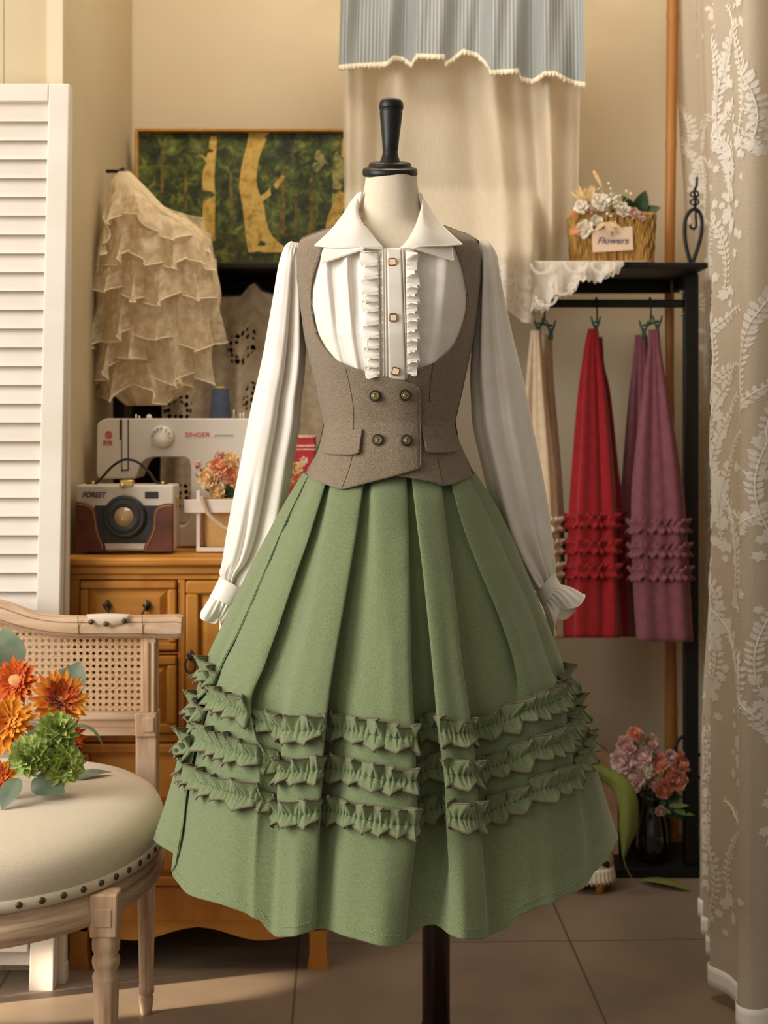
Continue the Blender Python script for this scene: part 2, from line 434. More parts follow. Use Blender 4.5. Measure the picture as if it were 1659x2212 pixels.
def underwing(a, b, c, mid):
    G = coons([a, b], [mid, c], [a, mid], [b, ((np.array(b) + np.array(c)) / 2).tolist(), c], 14, 14)
    mb = MB(); mb.grid(gridpx(G)); cc = part('lower_collar_wing', mb, M['ivory2'], blouse, solid=.0018, offset=-1)
    e = np.concatenate([G[:, 0], G[-1, 1:]]); mb = MB(); mb.tube(gridpx(e[None])[0], .0009, 6)
    part('collar_edge', mb, M['edge_ivory'], cc)
underwing((702,531,.076), (695,569,.095), (790,537,.112), (760,528,.100))
underwing((975,527,.076), (980,563,.095), (890,536,.112), (925,527,.100))
# collar stand round the back of the neck
mb = MB(); rows = []
for q in np.linspace(0, 1, 8):
    ring = []
    for a in np.linspace(-.15 * PI, 1.15 * PI, 40):
        r = .051 + .006 * q
        ring.append(np.array([W(843, 440, D0)[0], D0, W(843, 420 + 45 * q, D0)[2]]) + np.array([r * math.cos(a) * .98, r * math.sin(a), 0]))
    rows.append(ring)
mb.grid(np.array(rows)); part('collar_stand', mb, M['ivory2'], blouse, solid=.002)
# placket
def strip(xt0, xt1, xb0, xb1, y0, y1, off, n=50, m=10, prof=None):
    G = np.zeros((n, m, 3))
    for i, v in enumerate(np.linspace(0, 1, n)):
        y = y0 + (y1 - y0) * v
        for j, u in enumerate(np.linspace(0, 1, m)):
            x = (xt0 + (xb0 - xt0) * v) * (1 - u) + (xt1 + (xb1 - xt1) * v) * u
            G[i, j] = (x, y, bodyg(x, y, off + (prof(u, v) if prof else 0)))
    return G
mb = MB(); mb.grid(gridpx(strip(819,866,822,884,537,822,.0085)))
part('placket_base', mb, M['ivory'], blouse, solid=.0015)
mb = MB(); mb.grid(gridpx(strip(836,866,840,876,536,822,.0115)))
plk = part('placket', mb, M['ivory2'], blouse, solid=.002)
mb = MB()
for xa, xb in ((827,829),(832,835),(870,879)):
    mb.tube([Wg(x, y, bodyg(x, y, .0105)) for x, y in [(xa + (xb - xa) * q, 540 + 278 * q) for q in np.linspace(0, 1, 20)]], .0011, 6)
part('pin_tuck', mb, M['edge_ivory'], blouse)
def frill(x_in_t, x_in_b, x_out_t, x_out_b, y0, y1, seed):
    rng = np.random.default_rng(seed); n, m = 420, 12
    v = np.linspace(0, 1, n); G = np.zeros((n, m, 3))
    ph = np.cumsum(1 + .35 * np.interp(v, np.linspace(0, 1, 24), rng.normal(0, 1, 24))); ph = ph / ph[-1] * 2 * PI * 11
    for j, u in enumerate(np.linspace(0, 1, m)):
        w = np.sin(ph + .8 * u)
        y = y0 + (y1 - y0) * v + u * 7 * np.cos(ph + .4) 
        x = (x_in_t + (x_in_b - x_in_t) * v) * (1 - u) + (x_out_t + (x_out_b - x_out_t) * v) * u + u * 3.5 * np.sin(ph * .5 + seed)
        x = x + (x_out_t - x_in_t) * -.16 * u * (w > .3) 
        off = .0125 + u ** .8 * (.008 + .008 * w) + .0016 * np.sin(ph * 3) * (1 - u)
        for i in range(n): G[i, j] = (x[i], y[i], bodyg(x[i], min(max(y[i], 536), 830), off[i]))
    P = gridpx(G); mb = MB(); mb.grid(P)
    f = part('placket_ruffle', mb, M['ivory'], blouse, solid=.0007)
    mb = MB(); mb.tube(P[:, -1], .0007, 5); part('rolled_edge', mb, M['edge_ivory'], f)
frill(818, 822, 781, 793, 542, 812, 3)
frill(876, 880, 903, 903, 540, 806, 8)
def square_button(px, py, rz):
    g = bodyg(px, py, .0145); c = Wg(px, py, g)
    th = math.radians(rz); R = np.array([[math.cos(th), 0, -math.sin(th)], [0, 1, 0], [math.sin(th), 0, math.cos(th)]])
    s = .0052; mb = MB()
    path = []
    for a in np.linspace(0, 2 * PI, 32, endpoint=False):
        cx, sx = math.cos(a), math.sin(a); p = 5
        rr = s / (abs(cx) ** p + abs(sx) ** p) ** (1 / p)
        path.append(c + R @ np.array([rr * cx, 0, rr * sx]))
    mb.tube(path, .0013, 8, closed=True)
    b = part('button', mb, M['rose_gold'], blouse, label='square rose-gold button')
    mb = MB(); mb.box(c[0]-.0046, c[0]+.0046, c[1]-.0008, c[1]+.002, c[2]-.0046, c[2]+.0046, R=R, c=c)
    part('button_inlay', mb, M['pearl'], b, smooth=False, bevel=.0005)
square_button(847, 566, 4); square_button(849, 686, 0); square_button(854, 802, -14)

# ---------------------------------------------------------------- vest
vest = thing('vest', 'brown tweed double-breasted waistcoat with scooped front worn over the ivory blouse', 'vest', W(842, 900, D0))
def offg(P, off, lift=0): return [(x, y) for x, y in P]
def vpanel(L, R, T, B, off, nr=110, nc=60, rise=None):
    G2 = coons(L, R, T, B, nr, nc, 2)
    G = np.zeros((nr, nc, 3)); G[..., :2] = G2
    G[..., 2] = bodyg(G[..., 0], G[..., 1], off)
    if rise is not None: G[..., 2] += rise(G[..., 0], G[..., 1])
    return G
LL = [(722,486),(690,498),(662,509),(648,518),(641,547),(640,582),(649,663),(658,735),(675,804),(689,859),(701,912),(700,930),(686,979),(658,1026)]
LR = [(744,500),(716,512),(702,524),(695,540),(683,575),(678,591),(671,628),(674,677),(687,730),(716,771),(745,789),(785,803),(846,819),(885,829),(899,833),(906,842),(907,900),(908,952),(908,1008)]
LT = [(722,486),(733,492),(744,500)]
LB = [(658,1026),(668,1034),(690,1043),(713,1050),(737,1057),(765,1051),(792,1044),(853,1028),(904,1013),(908,1008)]
RL = [(938,500),(964,512),(976,522),(983,536),(999,576),(1009,634),(1007,677),(994,721),(979,750),(939,782),(889,802),(846,819),(840,880),(840,950),(845,1026)]
RR = [(958,486),(990,498),(1018,510),(1034,535),(1038,585),(1031,663),(1024,720),(1012,775),(1002,817),(991,867),(982,905),(984,935),(1005,987),(1023,1018)]
RT = [(938,500),(949,492),(958,486)]
RB = [(845,1026),(853,1028),(885,1032),(938,1042),(965,1049),(1002,1037),(1018,1028),(1023,1018)]
def roughw(x, y):  # a little cloth wrinkle
    return .0012 * np.sin(x * .035 + y * .021) * np.sin(y * .018 - x * .01) * sm(760, 860, y)
riseL = lambda x, y: roughw(x, y) + .0045 * sm(800, 870, x) * sm(790, 840, y)
GR = vpanel(RL, RR, RT, RB, .009, rise=roughw)
mb = MB(); mb.grid(gridpx(GR)); vr = part('right_panel', mb, M['tweed'], vest, solid=.003)
GL = vpanel(LL, LR, LT, LB, .0115, rise=riseL)
mb = MB(); mb.grid(gridpx(GL)); vl = part('left_panel', mb, M['tweed'], vest, solid=.003)
# back of the vest
n = 40; Gb = np.zeros((60, n, 3))
mb = MB(); rows = []
for y in np.linspace(515, 1030, 60):
    l, r = fL(y), fR(y); c, h = (l + r) / 2, (r - l) / 2
    row = []
    for q in np.linspace(0, PI, n):
        row.append(W(c - h * math.cos(q) * 1.0, y, D0) + np.array([0, (fB(y) * .92 + .01) * math.sin(q), 0]))
    rows.append(row)
mb.grid(np.array(rows), flip=True); part('back_panel', mb, M['tweed_in'], vest, solid=.003)
def seam_line(pts, off, parent, r=.0007, n=24):
    P = crom(pts, n); mb = MB(); mb.tube([Wg(x, y, bodyg(x, y, off) + .0006 + float(riseL(x, y) if parent is vl else roughw(x, y))) for x, y in P], r, 5)
    part('seam', mb, M['seam'], parent)
seam_line([(745,790),(757,840),(764,888),(763,940)], .0128, vl)
seam_line([(763,975),(755,1010),(738,1056)], .0128, vl)
seam_line([(703,757),(690,775),(680,790),(676,806)], .0128, vl)
seam_line([(936,784),(930,820),(927,868)], .0103, vr)
seam_line([(979,750),(992,765),(1004,782)], .0103, vr)
seam_line([(945,985),(950,1015),(958,1047)], .0103, vr)
def flap(tl, tr, br, brc, blc, bl, off, parent):
    G = vpanel([tl, bl], [tr, br], [tl, ((tl[0]+tr[0])/2, (tl[1]+tr[1])/2 + .8), tr], [bl, blc, brc, br], off, 16, 26)
    u = np.linspace(0, 1, 16)[:, None]; G[..., 2] += .005 * u
    mb = MB(); mb.grid(gridpx(G)); f = part('pocket_flap', mb, M['tweed'], parent, solid=.003)
flap((712,931),(783,927),(776,970),(768,981),(712,981),(698,975),.0165, vest)
flap((910,924),(976,921),(987,970),(981,976),(935,978),(920,972),.0145, vest)
mb = MB(); mb.grid(gridpx(vpanel([(910,921),(910,928)],[(976,919),(977,925)],[(910,921),(976,919)],[(910,928),(977,925)],.014,5,16)))
part('pocket_welt', mb, M['tweed'], vest, solid=.002)
# front edge fold line of the overlap and hem thickness
e = np.concatenate([GL[40:, -1]]); mb = MB(); mb.tube(gridpx(e[None])[0], .0016, 6); part('front_edge', mb, M['tweed'], vl)
def vest_button(px, py, roll):
    g = bodyg(px, py, .0115) + float(riseL(px, py)) + .006; c = Wg(px, py, g)
    dx = bodyg(px + 3, py) - bodyg(px - 3, py); nrm = np.array([-dx / (6 * D0 / F) * .8, -1, .1])
    R = rot_to(nrm, roll)
    mb = MB(); mb.lathe([(0,-.004),(.0075,-.004),(.0087,-.002),(.0089,0),(.0082,.0016),(.0068,.002),(.006,.0012)], c, 32, R)
    b = part('button', mb, M['btn_dark'], vest, label='dark rimmed brass button')
    mb = MB(); mod = lambda a, z: 1 + (.0 if z < .0013 else .02 * np.cos(a * 24))
    mb.lathe([(.0056,.0008),(.0056,.0014),(.0051,.0019),(.0046,.0012),(.004,.0011),(.0034,.0012),(.0032,.0016),(0,.0017)], c, 48, R, mod=mod)
    for q in range(20):
        a = q * PI / 10; mb.ball(c + R @ np.array([.0043*math.cos(a), .0043*math.sin(a), .0013]), .0005, 6, 4)
    bb = part('button_face', mb, M['brass'], b)
    mb = MB()
    for sx in (-1, 1):
        for sy in (-1, 1): mb.lathe([(0,0),(.00075,0),(.00075,.0003),(0,.0003)], c + R @ np.array([sx*.0011, sy*.0011, .0017]), 8, R)
    part('button_hole', mb, M['iron'], b)
vest_button(809.6, 855, .3); vest_button(874.6, 854, .0); vest_button(815.7, 950, .05); vest_button(877.8, 951, .5)

# ---------------------------------------------------------------- skirt
skirt = thing('pleated_skirt', 'long green suede box-pleated skirt with three rows of ruffles on the dress form', 'skirt', W(842, 1100, D0))
# each column: image polyline from waist to hem, and (waist, ruffle, hem) depth behind the outer surface
C = []
def col(P, a, b, c): C.append((np.array(P, float), (a, b, c)))
col([(655,1022),(627,1065),(590,1130),(525,1255),(480,1350),(440,1440),(400,1580),(365,1710),(331,1813)], 0,0,0)
col([(660,1024),(634,1075),(602,1138),(540,1268),(500,1352),(462,1442),(425,1570),(392,1720),(362,1838)], .004,.01,.006)
col([(667,1030),(640,1085),(610,1150),(555,1280),(520,1360),(480,1440),(443,1545),(412,1655),(399,1770),(384,1858)], .004,.022,.03)
col([(664,1030),(632,1085),(600,1150),(545,1280),(508,1360),(468,1438),(430,1540),(400,1650),(387,1770),(374,1893)], 0,0,0)
col([(672,1030),(650,1085),(624,1130),(585,1207),(540,1310),(507,1385),(470,1480),(436,1640),(420,1760),(405,1930)], -.002,-.004,-.006)
col([(690,1030),(640,1160),(560,1400),(520,1530),(500,1700),(490,1800),(488,1957)], -.004,-.008,-.006)
col([(708,1030),(668,1159),(631,1265),(599,1358),(570,1438),(541,1519),(552,1620),(550,1720),(540,1850),(535,1977)], -.002,.0,.0)
col([(706,1030),(663,1159),(624,1265),(591,1358),(562,1438),(540,1519),(575,1620),(575,1720),(565,1850),(560,1988)], .012,.020,.004)
col([(715,1030),(688,1160),(645,1330),(606,1438),(600,1530),(619,1620),(608,1713),(596,1850),(583,2016)], .013,.030,.005)
col([(722,1030),(698,1172),(675,1305),(648,1437),(622,1532),(612,1620),(602,1713),(606,1850),(604,2023)], -.002,-.008,-.006)
col([(755,1030),(736,1172),(712,1305),(690,1437),(665,1540),(655,1630),(645,1730),(642,1860),(636,2023)], -.004,-.014,-.020)
col([(787,1030),(773,1127),(749,1278),(722,1437),(707,1541),(700,1620),(694,1720),(686,1860),(675,2011)], -.001,-.004,.002)
col([(784,1030),(768,1127),(742,1278),(714,1437),(700,1541),(695,1620),(690,1720),(688,1860),(684,2009)], .013,.030,.016)
col([(798,1030),(792,1150),(785,1280),(768,1437),(742,1545),(737,1640),(724,1740),(715,1860),(712,2009)], .014,.026,.024)
col([(808,1030),(811,1170),(814,1331),(817,1437),(805,1560),(790,1650),(775,1750),(765,1860),(762,2028)], -.002,-.004,-.004)
col([(842,1030),(846,1170),(850,1331),(853,1437),(855,1600),(850,1700),(845,1780),(835,1900),(825,2043)], -.004,-.012,-.018)
col([(877,1030),(881,1132),(884,1239),(888,1437),(896,1600),(898,1690),(900,1790),(885,1900),(868,2043)], -.001,-.010,-.004)
col([(873,1030),(876,1132),(878,1239),(881,1437),(890,1600),(893,1690),(895,1790),(890,1900),(880,2030)], .014,.035,.018)
col([(884,1030),(891,1132),(901,1239),(914,1437),(924,1600),(932,1690),(936,1790),(930,1900),(918,2000)], .015,.036,.034)
col([(894,1030),(905,1119),(922,1252),(941,1437),(953,1580),(966,1680),(972,1790),(962,1900),(948,2002)], .013,.034,.026)
col([(890,1030),(900,1119),(916,1252),(934,1437),(947,1580),(960,1680),(965,1790),(972,1900),(975,2021)], -.002,-.008,-.004)
col([(922,1030),(935,1140),(952,1262),(968,1437),(987,1580),(1000,1680),(1007,1790),(1008,1900),(1009,2030)], -.004,-.014,-.020)
col([(951,1030),(966,1159),(982,1286),(998,1437),(1018,1580),(1028,1680),(1036,1790),(1044,1900),(1046,2027)], -.001,-.006,-.004)
col([(948,1030),(961,1159),(976,1286),(990,1437),(1012,1580),(1022,1680),(1032,1790),(1050,1900),(1064,2018)], .013,.034,.014)
col([(961,1030),(985,1155),(1010,1280),(1037,1437),(1047,1570),(1058,1660),(1070,1760),(1085,1880),(1095,2003)], .014,.034,.014)
col([(976,1030),(1009,1143),(1046,1239),(1086,1331),(1118,1437),(1112,1550),(1118,1640),(1122,1730),(1125,1850),(1120,1981)], .006,.012,.004)
col([(971,1030),(1003,1143),(1040,1239),(1078,1331),(1112,1437),(1128,1548),(1140,1640),(1150,1730),(1160,1850),(1165,1960)], -.002,.004,.0)
col([(993,1030),(1033,1140),(1074,1235),(1114,1331),(1150,1437),(1172,1530),(1187,1620),(1195,1700),(1210,1820),(1212,1943)], -.004,-.012,-.012)
col([(1012,1030),(1064,1132),(1104,1225),(1144,1318),(1184,1437),(1212,1495),(1228,1590),(1243,1680),(1258,1790),(1258,1918)], -.002,-.014,-.004)
col([(1008,1030),(1060,1134),(1099,1228),(1138,1321),(1178,1440),(1204,1500),(1220,1592),(1236,1682),(1262,1790),(1274,1900)], .010,.030,.016)
col([(1017,1028),(1068,1116),(1107,1200),(1146,1290),(1200,1437),(1226,1496),(1250,1586),(1266,1662),(1292,1775),(1302,1866)], .008,.020,.010)
col([(1026,1020),(1073,1093),(1113,1175),(1145,1252),(1185,1350),(1219,1437),(1241,1494),(1269,1588),(1288,1657),(1320,1760),(1337,1811)], 0,0,0)
NV = 200
DEN = []
for P, (a, b, c) in C:
    d = crom(P, NV); v = np.linspace(0, 1, NV)
    z = np.where(v < .58, a + (b - a) * sm(0, .58, v), b + (c - b) * sm(.6, 1, v))
    DEN.append(np.c_[d, z])
DEN = np.array(DEN)            # columns x NV x 3
def ctrl(v):
    x = np.clip(v, 0, 1) * (NV - 1); i = min(int(x), NV - 2); t = x - i
    return DEN[:, i] * (1 - t) + DEN[:, i + 1] * t
UU = None
def section(v, u):
    """front cross-section at v, sampled at column parameters u -> px,py,D and outward normal (x,y)"""
    K = ctrl(v); S = catat(K, u)
    l, r = K[0, 0], K[-1, 0]; c, h = (l + r) / 2, (r - l) / 2
    t = np.clip((S[:, 0] - c) / h, -1, 1)
    b = h * D0 / F * (.78 + .09 * sm(0, .07, v) + .01 * sm(0, .3, v))
    s = np.sqrt(np.maximum(0, 1 - t * t))
    D = D0 - b * s + S[:, 2] * (1.0 - .22 * (S[:, 2] > .003) * sm(.1, .3, v) * (1 - sm(.45, .56, v))) * np.minimum(1, .25 + s)
    nx, ny = t, -np.maximum(s, .25)
    nn = np.hypot(nx, ny)
    P = np.stack([(S[:, 0] - CX) / F * D, D, HC - (S[:, 1] - HZ) / F * D], 1)
    return P, np.stack([nx / nn, ny / nn, np.zeros_like(nx)], 1)
nC = len(C)
uf = np.linspace(0, nC - 1, (nC - 1) * 9 + 1)
rows = []
NR = 150
for v in np.linspace(0, 1, NR):
    P, Nn = section(v, uf)
    # subtle lengthwise drape
    s = np.r_[0, np.cumsum(np.linalg.norm(np.diff(P, axis=0), axis=1))]
    P = P + Nn * (.0016 * sm(.1, .5, v) * (np.sin(uf * 2.9 + 1) + .6 * np.sin(uf * 5.3 + 5)))[:, None]
    # back half, soft pleats
    a, bpt = P[-1], P[0]; h = (a[0] - bpt[0]) / 2; cx = (a[0] + bpt[0]) / 2
    q = np.linspace(0, PI, 92)[1:-1]
    bk = np.stack([cx + h * np.cos(q) * (1 + .0), D0 + h * (.85 + .06 * v * np.cos(q * 22)) * np.sin(q), a[2] + (bpt[2] - a[2]) * q / PI - .02 * v * np.sin(q)], 1)
    rows.append(np.concatenate([P, bk]))
S = np.array(rows)
mb = MB(); mb.grid(S, wrap=True, flip=True)
cloth = part('skirt_cloth', mb, M['green'], skirt, solid=.0022, offset=-1)
# waistband hidden under the vest
mb = MB(); WBc = np.array([S[0][:, 0].mean(), D0, 0]); WB = (S[0] - WBc) * np.array([.9, .9, 1]) + WBc; mb.grid(np.array([WB + np.array([0, 0, .02]), WB - np.array([0, 0, .004])]), wrap=True, flip=True); part('waistband', mb, M['green'], skirt, solid=.002, offset=-1)
# hem stitching
mb = MB()
P, Nn = section(.968, np.linspace(0, nC - 1, 1500)); P = P + Nn * .0012
dl = np.r_[0, np.cumsum(np.linalg.norm(np.diff(P, axis=0), axis=1))]
st = .0045; k = 0.0
while k < dl[-1] - st:
    w = np.array([[np.interp(k + q * .0028, dl, P[:, i]) for i in range(3)] for q in (0, .5, 1)])
    mb.tube(w, .00045, 4); k += st
part('hem_stitching', mb, M['stitch'], cloth)
# ruffles
def ruffle(v0, seed):
    rng = np.random.default_rng(seed)
    n = 3000; u = np.linspace(0, nC - 1, n)
    P0, N0 = section(v0, u)
    s = np.r_[0, np.cumsum(np.linalg.norm(np.diff(P0, axis=0), axis=1))]
    # resample evenly
    m = int(s[-1] / .0011); ue = np.interp(np.linspace(0, s[-1], m), s, u); se = np.linspace(0, s[-1], m)
    k = int(s[-1] / .03) + 2
    jit = np.interp(se, np.linspace(0, s[-1], k), rng.uniform(.55, 1.5, k))
    ph = np.cumsum(jit); ph = ph / ph[-1] * 2 * PI * s[-1] / .0315
    ph2 = np.cumsum(np.interp(se, np.linspace(0, s[-1], k), rng.uniform(.7, 1.3, k))); ph2 = ph2 / ph2[-1] * 2 * PI * s[-1] / .0078
    mod = np.interp(se, np.linspace(0, s[-1], k), rng.uniform(.7, 1.35, k))
    rows = []
    ws = np.concatenate([np.linspace(-1, -.1, 9), [0], np.linspace(.12, 1, 7)])
    for w in ws:
        hgt = .032 if w < 0 else .023
        P, Nn = section(v0 + w * hgt, ue)
        T = np.gradient(P, axis=0); T /= np.linalg.norm(T, axis=1)[:, None] + 1e-9
        aw = abs(w); big = aw ** 1.15
        wv = np.cos(ph) - .14 * np.cos(3 * ph)
        wave = wv * (1 if w < 0 else .8); amp = .0118 * mod if w < 0 else .0075 * mod
        off = .0035 + big * (.0085 + amp * wave) + .0021 * np.sin(ph2) * (1 - .85 * aw)
        lat = -big * (.0052 if w < 0 else .0036) * np.sin(2 * ph) * np.minimum(1.1, mod)
        up = -math.copysign(1, w) * big * (.0034 * np.cos(ph + .5) * mod - .002 * np.sin(ph * .43)) if w != 0 else 0
        rows.append(P + Nn * off[:, None] + np.stack([-Nn[:, 1], Nn[:, 0], 0 * off], 1) * lat[:, None] + np.array([0, 0, 1.]) * (np.ones(m) * up)[:, None])
    R = np.array(rows)
    mb = MB(); mb.grid(R)
    f = part('ruffle', mb, M['green'], skirt, solid=.0014)
    for e in (0, -1):
        mb = MB(); mb.tube(R[e][::2], .0013, 5); part('ruffle_piping', mb, M['piping'], f)
    mb = MB(); mb.tube(R[9][::4] + np.array([0, -.0012, 0]), .0006, 4); part('gather_stitch', mb, fab('gather_thread_%d' % seed, '#586b41', None, 100, .9), f)
ruffle(.553, 1); ruffle(.645, 5); ruffle(.738, 9)
# ================================================================ SETTING
YAW = .03
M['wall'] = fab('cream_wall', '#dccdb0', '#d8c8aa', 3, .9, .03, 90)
M['wall_shaded'] = fab('cream_wall_shaded', '#c9b896', '#c4b290', 3, .9, .03, 90)  # same cream, darkened: shade from turning away from the lamp is painted in
def floor_mat():
    m, t, b = nt('grey_tile'); N = t.nodes; L = t.links
    tc = N.new('ShaderNodeTexCoord'); mp = N.new('ShaderNodeMapping'); mp.inputs['Rotation'].default_value = (0, 0, -YAW)
    L.new(tc.outputs['Object'], mp.inputs['Vector'])
    nz = N.new('ShaderNodeTexNoise'); nz.inputs['Scale'].default_value = 5; nz.inputs['Detail'].default_value = 6
    L.new(mp.outputs[0], nz.inputs['Vector'])
    cr = N.new('ShaderNodeValToRGB'); cr.color_ramp.elements[0].position = .35; cr.color_ramp.elements[1].position = .7
    cr.color_ramp.elements[0].color = (*lin('#776759'), 1); cr.color_ramp.elements[1].color = (*lin('#897663'), 1)
    L.new(nz.outputs['Fac'], cr.inputs[0])
    sx = N.new('ShaderNodeSeparateXYZ'); L.new(mp.outputs[0], sx.inputs[0])
    def joint(sock, off, size):
        a = N.new('ShaderNodeMath'); a.operation = 'SUBTRACT'; L.new(sock, a.inputs[0]); a.inputs[1].default_value = off
        d = N.new('ShaderNodeMath'); d.operation = 'DIVIDE'; L.new(a.outputs[0], d.inputs[0]); d.inputs[1].default_value = size
        f = N.new('ShaderNodeMath'); f.operation = 'FRACT'; L.new(d.outputs[0], f.inputs[0])
        p = N.new('ShaderNodeMath'); p.operation = 'PINGPONG'; L.new(d.outputs[0], p.inputs[0]); p.inputs[1].default_value = .5
        g = N.new('ShaderNodeMath'); g.operation = 'LESS_THAN'; L.new(p.outputs[0], g.inputs[0]); g.inputs[1].default_value = .0026 / size
        return g.outputs[0]
    j1 = joint(sx.outputs[0], JX, TS); j2 = joint(sx.outputs[1], JY, TS)
    mx = N.new('ShaderNodeMath'); mx.operation = 'MAXIMUM'; L.new(j1, mx.inputs[0]); L.new(j2, mx.inputs[1])
    mc = N.new('ShaderNodeMixRGB'); L.new(mx.outputs[0], mc.inputs[0]); L.new(cr.outputs[0], mc.inputs[1]); mc.inputs[2].default_value = (*lin('#5b4d40'), 1)
    L.new(mc.outputs[0], b.inputs['Base Color']); setin(b, Roughness=.5); setin(b, **{'Specular IOR Level': .35})
    return m
# tile joints measured on the floor, in the room's (yawed) frame
def roomxy(px, py):
    D = F * HC / (py - HZ); x = (px - CX) / F * D
    c, s = math.cos(-YAW), math.sin(-YAW)
    return c * x - s * D, s * x + c * D
a1 = roomxy(640, 2100)[0]; a2 = roomxy(1265, 2110)[0]; JX = a1; TS = (a2 - a1); JY = roomxy(1450, 2030)[1]
mb = MB(); mb.box(-3, 3, -1.5, 4.2, -.05, 0); struct('floor', mb, floor_mat())
BW = 3.66
def wallx(D): return -.655 + YAW * (BW - D)         # left wall line
e = np.array([1, YAW * 0.9, 0]); cw = W(285, 914, BW)
def wq(p, q, z0, z1, th, nrm):
    p = np.array(p, float); q = np.array(q, float); n = np.array(nrm, float) * th
    V = [(*p, z0), (*q, z0), (*(q + n), z0), (*(p + n), z0), (*p, z1), (*q, z1), (*(q + n), z1), (*(p + n), z1)]
    mb = MB(); mb.add(V, [(0,3,2,1),(4,5,6,7),(0,1,5,4),(1,2,6,5),(2,3,7,6),(3,0,4,7)]); return mb
XL = (285 - CX) / F * BW
struct('wall_back', wq((XL - .1, BW), (1.3, BW + YAW * (1.3 - XL)), 0, 2.9, .1, (0, 1)), M['wall'])
LD = 2.78; XF = (138 - CX) / F * LD
struct('wall_left', wq((XF, LD), (XL, BW), 0, 2.9, .12, (-1, 0)), M['wall_shaded'])
struct('wall_front', wq((XF - 1.1, LD), (XF - .119, LD), 0, 2.9, .1, (0, 1)), M['wall_shaded'])
mb = MB(); x0 = (101 - CX) / F * (LD - .012); mb.box(x0, XF, LD - .012, LD, 0, 2.9); struct('trim_1', mb, M['wall'])
XR = 1.12
struct('wall_right', wq((XR, 2.45), (XR, BW + .1), 0, 2.9, .1, (1, 0)), M['wall'])
mb = MB(); mb.box(-1.8, 1.25, .9, 3.8, 2.9, 2.96); struct('ceiling', mb, M['wall'])
# ================================================================ FOLDING LOUVER SCREEN
def px_edge(py): return 150 - 35 * (py - 180) / 1970.0
DS = 2.68
scr = thing('folding_screen', 'white louvered folding screen standing against the left wall behind the cane chair', 'screen', W(0, 0, DS) * np.array([1, 1, 0]))
def pxbox(mb, x0t, x1t, x0b, x1b, y0, y1, D, th, mi=0):
    V = [W(x0t, y0, D), W(x1t, y0, D), W(x1b, y1, D), W(x0b, y1, D)]
    B = [v + np.array([0, th, 0]) for v in V]
    mb.add(V + B, [(0,1,2,3)[::-1],(4,5,6,7),(0,4,5,1)[::-1],(1,5,6,2)[::-1],(2,6,7,3)[::-1],(3,7,4,0)[::-1]], mi)
st = lambda y: 45 + 7 * (y - 180) / 1100.0
mb = MB(); pxbox(mb, px_edge(180) - st(180), px_edge(180), px_edge(2010) - st(2010), px_edge(2010), 180, 2010, DS, .028)
part('stile', mb, M['white_paint'], scr, smooth=False, bevel=.003)
mb = MB(); pxbox(mb, -420, -375, -440, -390, 180, 2010, DS, .028); part('stile', mb, M['white_paint'], scr, smooth=False, bevel=.003)
mb = MB(); pxbox(mb, -380, px_edge(180) - st(180), -380, px_edge(219) - st(219), 180, 219, DS + .001, .026); part('rail', mb, M['white_paint'], scr, smooth=False, bevel=.002)
mb = MB(); pxbox(mb, -390, px_edge(1990) - st(1990), -390, px_edge(2058) - st(2058), 1996, 2058, DS + .001, .026); part('rail', mb, M['white_paint'], scr, smooth=False, bevel=.002)
mb = MB(); y = 222.0
while y < 1994:
    xr = px_edge(y) - st(y) + 2
    a0 = W(-385, y, DS + .022); a1 = W(xr, y, DS + .022); b0 = W(-385, y + 41, DS + .003); b1 = W(xr, y + 41, DS + .003)
    up = np.array([0, .005, .0015])
    mb.add([a0, a1, b1, b0, a0 + up, a1 + up, b1 + up, b0 + up], [(3,2,1,0),(4,5,6,7),(0,1,5,4),(1,2,6,5),(2,3,7,6),(3,0,4,7)]); y += 40.6
part('slats', mb, M['white_paint'], scr, smooth=False)
mb = MB(); pxbox(mb, 66, px_edge(2010) , 62, 115, 2008, 2149, DS, .028); part('foot', mb, M['white_paint'], scr, smooth=False, bevel=.002)
mb = MB(); pxbox(mb, 40, 151, 20, 140, 190, 2000, DS + .032, .026); pxbox(mb, -380, 140, -380, 140, 2000, 2086, DS + .032, .026); part('second_panel', mb, M['white_paint'], scr, smooth=False, bevel=.002)
mb = MB(); pxbox(mb, 116, 141, 116, 141, 2085, 2125, DS + .032, .026); part('foot', mb, M['white_paint'], scr, smooth=False)

# ================================================================ CANE CHAIR
ch = thing('cane_chair', 'round-seated linen chair with cane back and pale limed wood frame at left', 'chair', (-.66, 2.28, 0))
CXs, CYs, HWs, HDf, HDb = -.66, 2.29, .292, .345, .30
def seatring(k, z, n=72):
    a = np.arange(n) * 2 * PI / n
    x = CXs + HWs * k * np.sign(np.cos(a)) * np.abs(np.cos(a)) ** .92
    y = CYs + np.where(np.sin(a) < 0, HDf, HDb) * k * np.sign(np.sin(a)) * np.abs(np.sin(a)) ** .92
    return np.stack([x, y, np.full(n, z)], 1)
mb = MB(); rings = [seatring(k, z) for k, z in [(1.0,.408),(1.005,.418),(1.006,.43),(.995,.448),(.965,.463),(.90,.475),(.78,.484),(.6,.489),(.4,.491),(.2,.492),(.02,.492)]]
mb.grid(np.array(rings), wrap=True)
seat = part('seat_cushion', mb, M['linen'], ch)
mb = MB(); rings = [seatring(k, z) for k, z in [(1.0,.398),(1.012,.398),(1.014,.404),(1.012,.414),(1.004,.415)]]; mb.grid(np.array(rings), wrap=True); part('seat_trim', mb, M['linen'], ch)
R0 = seatring(1.014, .4075, 720); dl = np.r_[0, np.cumsum(np.linalg.norm(np.diff(R0, axis=0), axis=1))]
